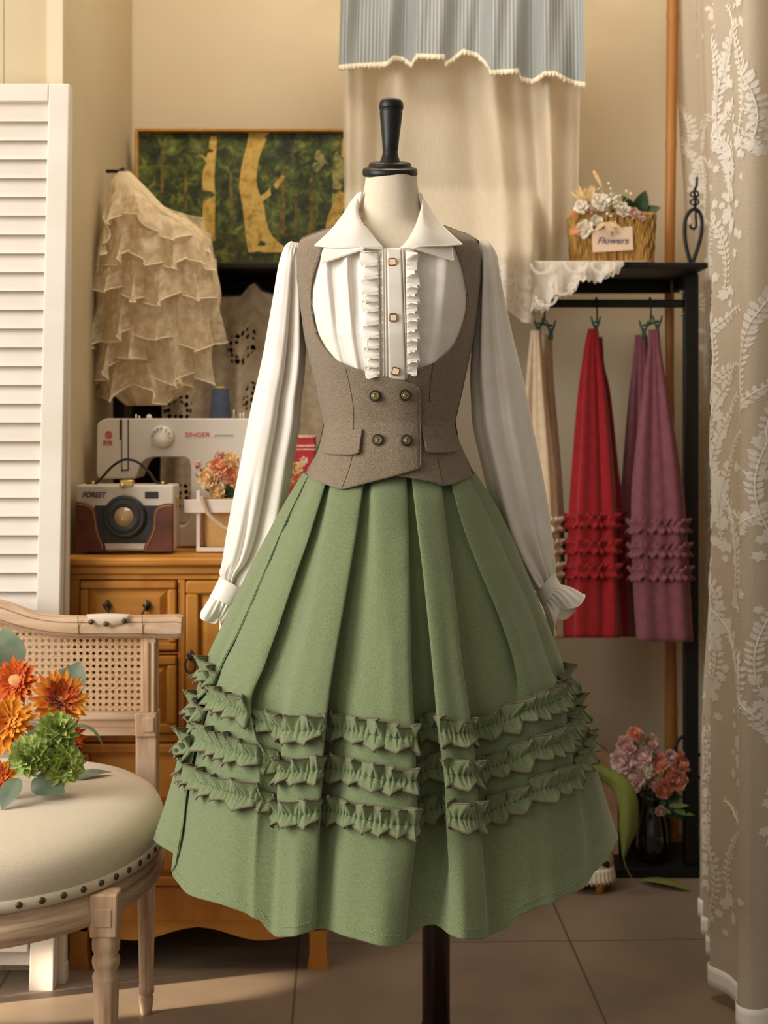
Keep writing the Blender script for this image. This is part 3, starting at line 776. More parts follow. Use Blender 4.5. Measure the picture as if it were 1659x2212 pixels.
for i, dd in enumerate(np.arange(0, dl[-1], .0345)):
    j = int(np.searchsorted(dl, dd)); p = R0[min(j, 719)]
    if p[1] > 2.45 or p[0] < -.93: continue
    nrm = np.array([(p[0] - CXs) / HWs, (p[1] - CYs) / HDf, 0]); 
    mb = MB(); mb.ball(p, .0052, 12, 7, sc=(1, 1, .6), R=rot_to(nrm)); part('nail_head', mb, M['nail'], ch)
mb = MB(); rings = [seatring(k, z) for k, z in [(.9,.398),(.995,.398),(1.0,.392),(1.0,.378),(1.01,.376),(1.014,.366),(1.01,.352),(1.0,.348),(.93,.346),(.9,.35),(.9,.398)]]
mb.grid(np.array(rings), wrap=True, flip=True); part('seat_frame', mb, M['wood_uv'], ch)
def turned_leg(px, D, ztop, zblock, r, name='leg', tall_block=True):
    X = (px - CX) / F * D
    mb = MB()
    flute = lambda a, z: 1 - (.07 * (np.abs(np.cos(a * 5)) ** 1.5) if .045 < z < zblock - .075 else 0)
    zs = zblock
    prof = [(.0,0),(r*.52,0),(r*.62,.012),(r*.72,.03),(r*.6,.036),(r*.78,.04),(r*.78,.05)]
    for q in np.linspace(0, 1, 12): prof.append((r * (.70 + .24 * q), .055 + (zs - .13) * q))
    prof += [(r*.98,zs-.07),(r*1.0,zs-.066),(r*.8,zs-.058),(r*.98,zs-.05),(r*1.02,zs-.044),(r*.98,zs-.038),(r*.84,zs-.034),(r*1.0,zs-.026),(r*1.02,zs-.016),(r*.96,zs-.004),(r*.9,zs)]
    mb.lathe(prof, (X, D, 0), 40, mod=flute)
    lg = part(name, mb, M['wood_pale'], ch)
    if tall_block:
        mb = MB(); mb.box(X-r*1.0, X+r*1.0, D-r*1.05, D+r*.9, zblock-.004, ztop); part('leg_block', mb, M['wood_pale'], lg, smooth=False, bevel=.003)
        mb = MB(); mb.box(X-r*.62, X+r*.62, D-r*1.13, D-r*.9, zblock+.012, ztop-.02)
        part('block_panel', mb, M['wood_pale'], lg, smooth=False, bevel=.002)
turned_leg(229, 2.075, .395, .335, .0205)
turned_leg(316, 2.575, .36, .34, .0185)
turned_leg(229 - 720, 2.075, .395, .335, .0205); turned_leg(316 - 560, 2.575, .36, .34, .0185)
DB = 2.6
# back posts
def post(cx):
    mb = MB(); s = DB / F
    def bx(x0, x1, y0, y1, d0, d1):
        a = W(cx + x0, y1, DB); b = W(cx + x1, y0, DB); mb.box(a[0], b[0], DB + d0, DB + d1, a[2], b[2])
    bx(-22, 23, 1585, 1900, -.012, .026); p1 = part('back_post', mb, M['wood_pale'], ch, smooth=False, bevel=.003)
    mb = MB(); bx(-22, 24, 1536, 1588, -.018, .028); bx(-6, 20, 1545, 1578, -.021, -.016); part('post_block', mb, M['wood_pale'], p1, smooth=False, bevel=.003)
    mb = MB(); bx(-4, 22, 1372, 1540, -.010, .024); bx(-12, -4, 1372, 1540, -.004, .018); bx(0, 8, 1385, 1536, -.014, -.008); bx(13, 20, 1385, 1536, -.014, -.008); part('post_upper', mb, M['wood_pale'], p1, smooth=False, bevel=.002)
post(317); post(-237)
# crest rail: swept profile
def sweep(pts, D, prof):
    P = crom(pts, 60); rows = []
    for x, yt, yb in P:
        c = (yt + yb) / 2; h = (yb - yt) / 2
        rows.append([W(x, c + h * q, D) + np.array([0, d, 0]) for q, d in prof])
    return np.array(rows)
prof = [(-1,.01),(-1,-.012),(-.8,-.02),(-.55,-.021),(-.5,-.017),(-.42,-.023),(.2,-.026),(.55,-.024),(.62,-.018),(.7,-.022),(1,-.016),(1,.012)]
crest = [(-300,1333,1377),(-240,1330,1376),(-180,1322,1370),(-110,1300,1350),(-50,1291,1338),(0,1296,1343),(38,1308,1354),(72,1321,1362),(116,1329,1369),(168,1331,1373),(240,1331,1374),(308,1330,1374),(345,1329,1376),(388,1328,1377),(395,1332,1374)]
mb = MB(); mb.grid(sweep(crest, DB, prof), wrap=True)
rr = sweep(crest, DB, prof); mb.add(rr[-1], [tuple(range(len(prof)))]); mb.add(rr[0], [tuple(range(len(prof)))[::-1]])
cr_ = part('crest_rail', mb, M['wood_pale_h'], ch, autos=.6)
for x in (168, 307):
    mb = MB(); mb.tube([W(x + 2 * q, 1331 + 42 * q, DB - .0262) for q in np.linspace(0, 1, 6)], .0009, 5); part('rail_joint', mb, fab('joint_line', '#7d6248', None, 50, .9), cr_)
G = coons([(187,1327,0),(189,1338,0),(195,1349,0)], [(283,1327,0),(279,1338,0),(268,1350,0)], [(187,1327,0),(235,1325,0),(283,1327,0)], [(195,1349,0),(232,1354,0),(268,1350,0)], 12, 24)
u = np.linspace(0, 1, 24)[None]; v = np.linspace(0, 1, 12)[:, None]
G[..., 2] = .018 + .016 * (np.sin(PI * u) * np.sin(PI * v)) ** .35
P = np.stack([(G[..., 0]-CX)/F*(DB-G[...,2]), DB-G[...,2], HC-(G[...,1]-HZ)/F*(DB-G[...,2])], -1)
mb = MB(); mb.grid(P); pad = part('rail_pad', mb, M['linen'], ch, label='cream padded patch on the crest rail')
for x, y in ((196.5,1343.5),(229,1348),(269,1341.5)):
    mb = MB(); mb.ball(W(x, y, DB - .034), .0052, 12, 8); part('stud', mb, M['nail'], pad)
# cane panel with pierced holes
def cane_mat():
    m, t, b = nt('woven_cane'); N = t.nodes; L = t.links
    uvn = N.new('ShaderNodeTexCoord'); vm = N.new('ShaderNodeVectorMath'); vm.operation = 'SCALE'; vm.inputs['Scale'].default_value = 1 / .0119
    L.new(uvn.outputs['UV'], vm.inputs[0])
    fr = N.new('ShaderNodeVectorMath'); fr.operation = 'FRACTION'; L.new(vm.outputs[0], fr.inputs[0])
    sb = N.new('ShaderNodeVectorMath'); sb.operation = 'SUBTRACT'; L.new(fr.outputs[0], sb.inputs[0]); sb.inputs[1].default_value = (.5, .5, 0)
    sx = N.new('ShaderNodeSeparateXYZ'); L.new(sb.outputs[0], sx.inputs[0]); cb = N.new('ShaderNodeCombineXYZ'); L.new(sx.outputs[0], cb.inputs[0]); L.new(sx.outputs[1], cb.inputs[1])
    ln = N.new('ShaderNodeVectorMath'); ln.operation = 'LENGTH'; L.new(cb.outputs[0], ln.inputs[0])
    gt = N.new('ShaderNodeMath'); gt.operation = 'GREATER_THAN'; L.new(ln.outputs['Value'], gt.inputs[0]); gt.inputs[1].default_value = .265
    wv = N.new('ShaderNodeTexNoise'); wv.inputs['Scale'].default_value = 300; L.new(uvn.outputs['UV'], wv.inputs['Vector'])
    cr = N.new('ShaderNodeValToRGB'); cr.color_ramp.elements[0].position = .35; cr.color_ramp.elements[1].position = .65
    cr.color_ramp.elements[0].color = (*lin('#b08a62'), 1); cr.color_ramp.elements[1].color = (*lin('#dcb993'), 1)
    L.new(wv.outputs['Fac'], cr.inputs[0]); L.new(cr.outputs[0], b.inputs['Base Color']); L.new(gt.outputs[0], b.inputs['Alpha']); setin(b, Roughness=.6)
    return m
G = coons([(-230,1370,0),(-230,1450,0),(-230,1540,0)], [(307,1372,0),(307,1450,0),(307,1540,0)], [(-230,1370,0),(-110,1346,0),(0,1342,0),(60,1356,0),(116,1368,0),(174,1373,0),(307,1372,0)], [(-230,1540,0),(40,1540,0),(307,1540,0)], 20, 60)
D = DB + .004
P = np.stack([(G[..., 0]-CX)/F*D, D + 0*G[..., 0], HC-(G[...,1]-HZ)/F*D], -1)
U = np.stack([P[..., 0], P[..., 2]], -1)
mb = MB(); mb.grid(P, uv=U); part('cane_panel', mb, cane_mat(), ch, solid=.0015)
mb = MB()
for y0, y1, d in ((1536,1552,-.016),(1550,1570,-.010),(1568,1586,-.016)):
    a = W(-230, y1, DB); b = W(297, y0, DB); mb.box(a[0], b[0], DB + d, DB + .02, a[2], b[2])
part('lower_back_rail', mb, M['wood_pale_h'], ch, smooth=False, bevel=.002)

# ================================================================ FLOWERS
def petal_pts(L, Wd, cup=.3, curl=.4, n=5, m=5, tip=.6, ruff=0, rng=None):
    u = np.linspace(0, 1, n); P = np.zeros((n, m, 3))
    for i, t in enumerate(u):
        w = Wd * (math.sin(PI * min(1, .12 + t * .8)) ** .7) * (1 if t < .75 else 1 - (t - .75) / .25 * (1 - tip))
        for j, s in enumerate(np.linspace(-1, 1, m)):
            z = curl * L * t * t + cup * w * s * s
            if ruff: z += ruff * L * t * math.sin(s * 7 + t * 3)
            P[i, j] = (L * t, w * s, z)
    return P
def add_petals(mb, c, R, n, L, Wd, elev, rng, mi=0, r0=0, z0=0, cup=.3, curl=.3, tip=.6, jit=.15, ruff=0, nn=5, mm=5):
    a0 = rng.uniform(0, 6)
    for k in range(n):
        a = a0 + 2 * PI * k / n + rng.uniform(-jit, jit); el = elev + rng.uniform(-.12, .12); l = L * rng.uniform(.88, 1.1)
        P = petal_pts(l, Wd * rng.uniform(.9, 1.1), cup, curl + rng.uniform(-.08, .08), nn, mm, tip, ruff)
        ce, se = math.cos(el), math.sin(el)
        Q = np.stack([P[..., 0] * ce - P[..., 2] * se + r0, P[..., 1], P[..., 0] * se + P[..., 2] * ce + z0], -1)
        ca, sa = math.cos(a), math.sin(a)
        Q = np.stack([Q[..., 0] * ca - Q[..., 1] * sa, Q[..., 0] * sa + Q[..., 1] * ca, Q[..., 2]], -1)
        mb.grid(Q @ R.T + c, mi)
def leaf(mb, base, tip, width, up=(0, -.3, 1), bend=.15, n=9, m=5, fold=.15, pw=.8):
    base = np.array(base, float); tip = np.array(tip, float); ax = tip - base; Ln = np.linalg.norm(ax); ax /= Ln
    up = np.array(up, float); up -= ax * np.dot(up, ax); up /= np.linalg.norm(up); sd = np.cross(ax, up)
    P = np.zeros((n, m, 3))
    for i, t in enumerate(np.linspace(0, 1, n)):
        w = width * max(.02, math.sin(PI * t ** pw) ** .8)
        for j, s in enumerate(np.linspace(-1, 1, m)):
            P[i, j] = base + ax * Ln * t + sd * w * s + up * (bend * Ln * math.sin(PI * t) + fold * w * abs(s))
    mb.grid(P)
def pet(name, a, b, **k): return fab(name, a, b, 90, .65, 0, sheen=.2, **k)
M['leaf_grey'] = fab('sage_leaf', '#64735d', '#808c74', 30, .7, .1, 100)
M['leaf_dark'] = fab('dark_leaf', '#22381f', '#3a522e', 40, .55)
M['leaf_mid'] = fab('mid_leaf', '#4f6a34', '#6f8a45', 40, .6)
M['stem'] = fab('green_stem', '#4c5a2e', '#63703a', 60, .7)
M['or_red'] = pet('orange_red_petal', '#c94a10', '#e2741c'); M['or_yel'] = pet('orange_yellow_petal', '#dc7d14', '#f0a52c')
M['or_core'] = pet('tan_disc', '#c98e50', '#e0ab70'); M['or_deep'] = pet('rust_petal', '#a83a0c', '#cf5c14')
M['lime'] = fab('lime_scale', '#8c9f48', '#bcc874', 120, .6); M['lime_d'] = fab('lime_core', '#5d7638', '#7d9448', 120, .7)
def stem(mb, a, b, r=.0022, bow=(0, 0, 0)):
    a = np.array(a, float); b = np.array(b, float); bow = np.array(bow, float)
    mb.tube([a + (b - a) * t + bow * math.sin(PI * t) for t in np.linspace(0, 1, 10)], r, 6)
def gerbera(px, py, D, r, d, mats, label, grp, seed, base, core=.36, rows=5):
    rng = random.Random(seed); c = W(px, py, D); R = rot_to(d)
    t = thing('orange_flower', label, 'flower', c, grp)
    mb = MB(); k = r * D / F
    add_petals(mb, c, R, 20, k * 1.05, k * .15, .02, rng, curl=.12, tip=.35, r0=k*.06)
    add_petals(mb, c, R, 20, k * .95, k * .14, .25, rng, curl=.18, tip=.35, r0=k*.05)
    part('outer_petals', mb, mats[0], t)
    mb = MB()
    add_petals(mb, c, R, 20, k * .72, k * .12, .55, rng, curl=.1, tip=.4, z0=.002, r0=k*.08)
    add_petals(mb, c, R, 18, k * .52, k * .10, .85, rng, curl=.0, tip=.4, z0=.003, r0=k*.1)
    if rows > 4: add_petals(mb, c, R, 14, k * .40, k * .09, 1.05, rng, curl=-.1, tip=.4, z0=.003, r0=k*.03)
    part('inner_petals', mb, mats[1], t)
    if core:
        mb = MB(); mb.ball(c + R @ np.array([0, 0, k * .12]), k * core, 16, 9, sc=(1, 1, .62), R=R); part('centre_disc', mb, mats[2], t)
    mb = MB(); stem(mb, c - R @ np.array([0, 0, .004]), base); part('stem', mb, M['stem'], t)
    return t
GB = 'artificial flowers lying on the cane chair'
sb = np.array([-.67, 2.36, .496])
gerbera(36, 1470, 2.36, 47, (-.1, -1, .25), (M['or_red'], M['or_red'], M['or_core']), 'orange-red daisy-like flower with round tan centre, topmost of the chair bunch', GB, 1, sb, core=.4, rows=4)
gerbera(128, 1512, 2.33, 60, (.5, -.75, .62), (M['or_yel'], M['or_deep'], M['or_core']), 'rust and orange flower facing up and right above the green buds', GB, 2, sb + np.array([.02, 0, 0]), core=.16)
gerbera(14, 1562, 2.25, 58, (.1, -1, .2), (M['or_yel'], M['or_yel'], M['or_core']), 'amber yellow flower left of the green buds on the chair', GB, 3, sb + np.array([-.02, 0, 0]), core=0)
gerbera(-4, 1680, 2.22, 42, (.3, -1, .2), (M['or_yel'], M['or_red'], M['or_core']), 'low amber flower at the bunch bottom, cut by the left photo edge', GB, 4, sb + np.array([-.03, -.05, 0]), core=0)
gerbera(146, 1590, 2.40, 38, (.7, -.6, .1), (M['or_deep'], M['or_red'], M['or_core']), 'dark rust flower half hidden behind the green buds on the chair', GB, 6, sb + np.array([.03, .02, 0]), core=.1)
def bud(px, py, D, r, d, label, seed):
    rng = random.Random(seed); c = W(px, py, D); R = rot_to(d); k = r * D / F
    t = thing('green_bud', label, 'flower', c, 'green scaly buds in the chair bunch')
    mb = MB(); mb.ball(c, k * .72, 16, 10, R=R); part('core', mb, M['lime_d'], t)
    mb = MB()
    for i in range(9):
        el = -.9 + i * .3; n = int(9 * math.cos(min(1.3, abs(el)))) + 3
        add_petals(mb, c + R @ np.array([0, 0, k * .66 * math.sin(el)]), R, n, k * .52, k * .2, el * .55 + .45, rng, r0=k * .58 * math.cos(el), cup=.7, curl=-.1, tip=.05, jit=.1, nn=4, mm=3)
    part('scales', mb, M['lime'], t)
    mb = MB(); stem(mb, c, sb); part('stem', mb, M['stem'], t)
bud(122, 1585, 2.26, 46, (.2, -.7, .6), 'upper green scaly bud just under the rust orange flower', 11)
bud(68, 1632, 2.22, 46, (-.3, -1, .1), 'left green scaly bud beside the amber flower', 12)
bud(136, 1650, 2.24, 46, (.35, -.9, 0), 'lower right green scaly bud nearest the bare seat linen', 13)
def big_leaf(a, b, w, label, up=(0, -1, .4), bend=.1, D=2.34, D2=None, grp='grey-green leaves in the chair bunch', mat='leaf_grey', pw=.8):
    A = W(a[0], a[1], D); B = W(b[0], b[1], D2 or D)
    mb = MB(); leaf(mb, A, B, w, up, bend, 14, 7, pw=pw); o = part('leaf', mb, M[mat], None, loc=A); tag(o, label, 'leaf', grp); return o
big_leaf((30,1445), (8,1355), .030, 'broad sage leaf standing behind the topmost orange flower', D=2.42)
big_leaf((150,1500), (174,1428), .024, 'sage leaf standing right of the topmost flower before the cane', D=2.40)
big_leaf((118,1490), (165,1440), .018, 'sage leaf tilted left behind the rust and orange flower', D=2.42)
big_leaf((140,1572), (226,1620), .006, 'thin curling grey leaf arching out above the seat', up=(0,-.2,1), bend=.28, D=2.36)
big_leaf((150,1690), (242,1668), .013, 'flat grey leaf lying on the seat right of the buds', up=(0,-.3,1), D=2.34, D2=2.40, bend=.08)
big_leaf((70,1685), (140,1712), .024, 'wide sage leaf lying below the left green bud', up=(.1,-.8,.7), D=2.24, D2=2.22)
big_leaf((40,1680), (4,1750), .016, 'sage leaf drooping to the seat at the far left', up=(.1,-.8,.7), D=2.2, D2=2.16)
big_leaf((95,1600), (62,1560), .016, 'dark sage leaf tucked between the amber and rust flowers', D=2.33)
# ================================================================ CABINET
DC = 2.78
cab = thing('wooden_cabinet', 'honey-brown wooden cabinet with drawer, doors and scalloped apron behind the skirt', 'cabinet', (-.38, DC, 0))
def pb(mb, x0, x1, y0, y1, D, d0, d1, mi=0):
    a = W(x0, y1, D); b = W(x1, y0, D); mb.box(a[0], b[0], D + d0, D + d1, a[2], b[2], mi)
def cpart(name, boxes, mat, parent, bevel=.003, **k):
    mb = MB()
    for b in boxes: pb(mb, *b)
    return part(name, mb, M[mat], parent, smooth=False, bevel=bevel, **k)
cpart('body', [(150,703,1243,1985,DC,.012,.40)], 'oak_v', cab)
cpart('top', [(138,716,1203,1221,DC,-.022,.41)], 'oak', cab, .005)
cpart('top_moulding', [(144,710,1221,1240,DC,-.008,.40)], 'oak', cab, .004)
cpart('face_frame', [(150,704,1240,1252,DC,.0,.014),(150,172,1252,1990,DC,.0,.014),(384,400,1252,1585,DC,.0,.014),(684,704,1252,1990,DC,.0,.014),(172,684,1585,1603,DC,.0,.014),(172,684,1915,1990,DC,.0,.014),(172,384,1408,1414,DC,.0,.014)], 'oak_v', cab, .002)
def framed(name, x0, x1, y0, y1, parent, w=18):
    mb = MB()
    pb(mb, x0, x1, y0, y1, DC, .004, .016)
    o = part(name, mb, M['oak'], parent, smooth=False, bevel=.002)
    mb = MB()
    for b in ((x0, x1, y0, y0 + w), (x0, x1, y1 - w, y1), (x0, x0 + w, y0 + w, y1 - w), (x1 - w, x1, y0 + w, y1 - w)):
        pb(mb, *b, DC, -.008, .006)
    part('frame_moulding', mb, M['oak_v'], o, smooth=False, bevel=.004)
    # raised bevelled field
    i0, i1 = w + 4, w + 18
    mb = MB(); V = []
    for k, d in ((i0, .004), (i1, -.005)):
        V += [W(x0 + k, y0 + k, DC) + [0, d, 0], W(x1 - k, y0 + k, DC) + [0, d, 0], W(x1 - k, y1 - k, DC) + [0, d, 0], W(x0 + k, y1 - k, DC) + [0, d, 0]]
    mb.add(V, [(4,7,6,5)] + [(i, 4 + i, 4 + (i + 1) % 4, (i + 1) % 4) for i in range(4)])
    part('raised_field', mb, M['oak'], o, smooth=False)
    return o
dr = framed('drawer', 174, 382, 1254, 1405, cab)
def drop_pull(px, py, parent, bail=True, dx=0):
    c = W(px, py, DC - .010); mb = MB()
    V = []; n = 4
    P = [(0, -.013), (.009, 0), (0, .013), (-.009, 0)]
    V = [c + np.array([x, 0, z]) for x, z in P] + [c + np.array([x * .5, -.004, z * .5]) for x, z in P]
    mb.add(V, [(0,1,5,4),(1,2,6,5),(2,3,7,6),(3,0,4,7),(4,5,6,7)])
    mb.ball(c + np.array([0, -.006, 0]), .004, 10, 6)
    h = part('handle', mb, M['pewter'], parent, label='dark metal drop pull')
    mb = MB()
    if bail: mb.tube([c + np.array([dx * t, -.006 - .004 * math.sin(PI * t), -.030 * t]) for t in np.linspace(0, 1, 8)], .0022, 8)
    else: mb.tube([c + np.array([.010 * math.sin(a), -.008, -.018 + .015 * math.cos(a)]) for a in np.linspace(0, 2 * PI, 24, endpoint=False)], .0022, 8, closed=True)
    part('drop_ring', mb, M['pewter'], h)
drop_pull(231, 1308, dr, True, .014); drop_pull(317, 1308, dr, True, -.014)
d1 = framed('door', 174, 382, 1416, 1583, cab, 20)
d2 = framed('door', 402, 540, 1254, 1583, cab, 28); drop_pull(412, 1416, d2, False)
d3 = framed('door', 544, 682, 1254, 1583, cab, 28)
framed('lower_drawer', 174, 682, 1606, 1758, cab, 20)
framed('lower_drawer', 174, 682, 1762, 1912, cab, 20)
# scalloped apron
pts = [(150,1985),(704,1985)]
xs = np.linspace(704, 150, 80); bot = []
for x in xs:
    u = (x - 427) / 277.0; a = abs(u)
    y = 2018 - 14 * math.cos(min(1, a / .5) * PI) if a < .5 else 2032 - 22 * sm(.5, 1.0, a)
    if a < .03: y = 2003
    bot.append((x, y))
poly = [tuple(W(x, y, DC)[[0, 2]]) for x, y in pts + bot]
mb = MB(); mb.prism(poly[::-1], DC + .002, DC + .022); part('apron', mb, M['oak'], cab, smooth=False)
def foot(x0, x1, D, yb):
    mb = MB(); rows = []
    for t in np.linspace(0, 1, 12):
        w = 1 - .18 * math.sin(PI * t) + .06 * (t > .85); a = W(x0, 1985 + (yb - 1985) * t, D); b = W(x1, 0, D)
        c, h = (a[0] + b[0]) / 2, (b[0] - a[0]) / 2 * w
        rows.append([(c - h, D, a[2]), (c + h, D, a[2]), (c + h, D + 2 * h, a[2]), (c - h, D + 2 * h, a[2])])
    mb.grid(np.array(rows), wrap=True); mb.add(rows[-1], [(0,1,2,3)]); part('foot', mb, M['oak_v'], cab, smooth=False)
def yfl(D): return HZ + F * HC / D
foot(147, 191, DC + .002, yfl(DC + .002)); foot(665, 709, DC + .002, yfl(DC + .002))
foot(164, 200, DC + .36, yfl(DC + .36)); foot(640, 684, DC + .36, yfl(DC + .36))
ZT = HC - (1203 - HZ) / F * (DC - .022)     # cabinet top height (front edge)
# ================================================================ CAMERA SHAPED BAG
M['greige'] = fab('greige_leather', '#c9bcab', '#d3c7b7', 40, .5, .05, 300); M['brown_l'] = fab('brown_leather', '#522c20', '#6a3c2c', 25, .45, .1, 300)
M['charcoal'] = fab('charcoal_leather', '#2b2a29', '#363432', 60, .45, .08, 400); M['thread'] = fab('yellow_thread', '#c9a25e', None, 100, .8)
M['glass_tan'] = fab('lens_disc', '#b3936a', '#9a7b55', 12, .2, stretch=(1, 1, .2), coat=.6)
DBg = 2.83; sB = DBg / F
bag = thing('camera_shaped_bag', 'box bag shaped like a retro camera with brown leather grips and black handle', 'handbag', (W(270,1190,DBg)[0], DBg, ZT))
zb = ZT + .002
def yz(z, D): return HZ + (HC - z) * F / D
Bx0, Bx1 = W(164, 0, DBg)[0], W(375, 0, DBg)[0]; Bz1 = W(0, 1048, DBg)[2]
mb = MB(); mb.box(Bx0, Bx1, DBg, DBg + .085, zb + .004, Bz1); part('case', mb, M['greige'], bag, smooth=False, bevel=.004)
for x in (190, 350):
    mb = MB(); c = W(x, 1190, DBg); mb.lathe([(0,0),(.005,0),(.005,.005),(0,.005)], (c[0], DBg + .02, ZT + .0003), 12); part('foot_stud', mb, M['pewter'], bag)
zz = lambda y: W(0, y, DBg)[2]; xx = lambda x: W(x, 0, DBg)[0]
def pl(pts, d0, d1, name, mat, parent, bev=.0015):
    P = [(xx(x), zz(y)) for x, y in pts]
    mb = MB(); mb.prism(P, DBg + d0, DBg + d1); return part(name, mb, M[mat], parent, smooth=False, bevel=bev)
pl([(205,1173),(205,1092),(345,1092),(345,1173)], -.003, .002, 'front_panel', 'charcoal', bag)
gl = [(164,1192)] + crom([(164,1084),(185,1086),(203,1096),(210,1112),(213,1135),(218,1155),(226,1175),(229,1192)], 22).tolist()
g1 = pl(gl, -.006, .003, 'grip', 'brown_l', bag, .002)
gr = [(375,1192)] + crom([(375,1087),(355,1088),(338,1096),(331,1112),(330,1135),(324,1155),(313,1177),(310,1192)], 22).tolist()
g2 = pl(gr[::-1], -.006, .003, 'grip', 'brown_l', bag, .002)
def dashes(pts, d, parent, name='stitching'):
    P = crom(pts, 120); mb = MB(); Q = np.array([[xx(x), DBg + d, zz(y)] for x, y in P]); dl = np.r_[0, np.cumsum(np.linalg.norm(np.diff(Q, axis=0), axis=1))]
    k = 0
    while k < dl[-1] - .004:
        w = np.array([[np.interp(k + q, dl, Q[:, i]) for i in range(3)] for q in (0, .0015, .003)]); mb.tube(w, .0009, 5); k += .0042
    part(name, mb, M['thread'], parent)
dashes([(168,1089),(185,1091),(199,1099),(205,1114),(208,1136),(213,1157),(221,1177),(223,1190)], -.0063, g1)
dashes([(371,1092),(355,1093),(341,1100),(336,1114),(335,1136),(329,1157),(318,1178),(315,1190)], -.0063, g2)
lc = W(270, 1116, DBg); R = rot_to((0, -1, .03))
mb = MB(); k = sB; mb.lathe([(46*k,-.002),(46*k,.008),(43*k,.011),(39*k,.012),(38*k,.0108),(37*k,.0118),(22*k,.0124),(20.5*k,.011)], lc, 56, R); ln_ = part('lens', mb, M['charcoal'], bag)
mb = MB(); mb.lathe([(21*k,.010),(21*k,.0122),(0,.0124)], lc, 40, R); part('lens_disc', mb, M['glass_tan'], ln_, label='tan reflective lens disc')
pl([(313,1062),(342,1062),(342,1077),(313,1077)], -.002, .003, 'viewfinder', 'charcoal', bag)
text_part('lettering', 'FOREST', .0155, 202, 1069.5, DBg - .0006, M['charcoal'], bag, shear=.3, width=52*sB, bold=.0003)
pts = crom([(186,1046),(205,1045),(222,1030),(240,1010),(262,995),(280,993),(300,1000),(322,1020),(340,1044),(362,1045)], 60)
mb = MB(); mb.tube([W(x, y, DBg + .043) for x, y in pts], .0055, 8, flat=.5); part('handle', mb, M['black'], bag, label='black leather carry handle')
for x in (201, 352):
    mb = MB(); mb.ball(W(x, 1043, DBg + .035), .0035, 10, 6); part('handle_stud', mb, M['brass2'], bag)
mb = MB(); a = W(259, 1051, DBg); b = W(288, 1037, DBg); mb.box(a[0], b[0], DBg - .004, DBg + .02, a[2], b[2]); part('clasp', mb, M['brass2'], bag, smooth=False, bevel=.002)
mb = MB(); a = W(262, 1052, DBg); mb.ball(W(264, 1049, DBg - .006), .005, 12, 8); part('clasp_knob', mb, M['brass2'], bag)
mb = MB(); mb.tube([(Bx1 + .004, DBg + .03 + .006 * math.sin(a), zz(1085) + .012 * math.cos(a)) for a in np.linspace(0, 2 * PI, 16, endpoint=False)], .0014, 6, closed=True); part('side_ring', mb, M['brass2'], bag)
# ================================================================ SEWING MACHINE
M['ivory_p'] = fab('ivory_plastic', '#e7ddcf', '#e2d7c8', 10, .3, spec=.45, coat=.2); M['red_ink'] = fab('red_ink', '#d8483a', None, 10, .5); M['grey_ink'] = fab('grey_ink', '#a59c90', None, 10, .5)
M['blue_ink'] = fab('blue_ink', '#7fa6c4', None, 10, .5); M['gap'] = fab('dark_gap', '#24201c', None, 10, .7)
DM = 2.98; sM = DM / F
sew = thing('sewing_machine', 'ivory sewing machine with round dial and red lettering behind the camera-shaped bag', 'sewing machine', (W(380,1190,DM)[0], DM, ZT))
zb2 = ZT + .001; yb = yz(zb2, DM)
out = [(208,925)] + crom([(209,918),(216,908),(230,904)], 8).tolist() + [(520,904)] + crom([(528,905),(540,910),(545,925)], 8).tolist() + [(548,yb),(210,yb),(210,yb-52),(330,yb-52)]
# profile with arm opening: head, arm, column, bed
body_ = [(209,1020)] + crom([(209,930),(212,914),(230,904)], 8).tolist() + [(560,904)] + crom([(572,908),(580,920),(580,1000)], 8).tolist() + [(580,yb),(210,yb),(210,1138),(396,1136)]
body_ += crom([(404,1130),(411,1118),(412,1100)], 6).tolist() + [(412,1010)] + crom([(410,996),(400,988),(384,987)], 8).tolist() + [(332,987)] + crom([(318,990),(306,1000),(299,1016),(292,1034)], 8).tolist() + [(222,1035)] + crom([(216,1034),(210,1029),(209,1020)], 5).tolist()
P = [tuple(W(x, y, DM)[[0, 2]]) for x, y in body_]
mb = MB(); mb.prism(P[::-1], DM, DM + .11); part('housing', mb, M['ivory_p'], sew, smooth=False, bevel=.005)
mb = MB(); pb(mb, 262, 264, 906, 1020, DM, -.0008, .002); pb(mb, 276, 278.5, 906, 1016, DM, -.0008, .002); pb(mb, 264, 278, 1014, 1017, DM, -.0008, .002); pb(mb, 259, 263, 906, 950, DM, -.0012, .002); part('panel_gap', mb, M['gap'], sew, smooth=False)
dc = W(351, 944, DM); mb = MB(); mb.lathe([(24*sM,-.001),(24*sM,.014),(22.5*sM,.017),(0,.0175)], dc, 48, rot_to((0,-1,.05))); dial = part('stitch_dial', mb, M['ivory_p'], sew)
for nm, mt, a0, a1, n in (('dial_tick','grey_ink', -60, 200, 10), ('dial_mark','blue_ink', 95, 175, 6)):
    mb = MB()
    for a in np.linspace(math.radians(a0), math.radians(a1), n):
        c = dc + np.array([math.cos(a) * 18.5 * sM, -.0175, math.sin(a) * 18.5 * sM]); rr = rot_to((0, -1, 0)); th = np.array([[math.cos(a),0,-math.sin(a)],[0,1,0],[math.sin(a),0,math.cos(a)]])
        mb.box(c[0]-.003, c[0]+.003, c[1]-.0003, c[1]+.0006, c[2]-.0008, c[2]+.0008, R=th, c=c)
    part(nm, mb, M[mt], dial, smooth=False)
text_part('lettering', 'SINGER', .0135, 427, 939.5, DM - .0004, M['red_ink'], sew, width=54*sM, bold=.0001)
text_part('model_lettering', 'promise', .009, 484, 940, DM - .0004, M['grey_ink'], sew, width=40*sM)
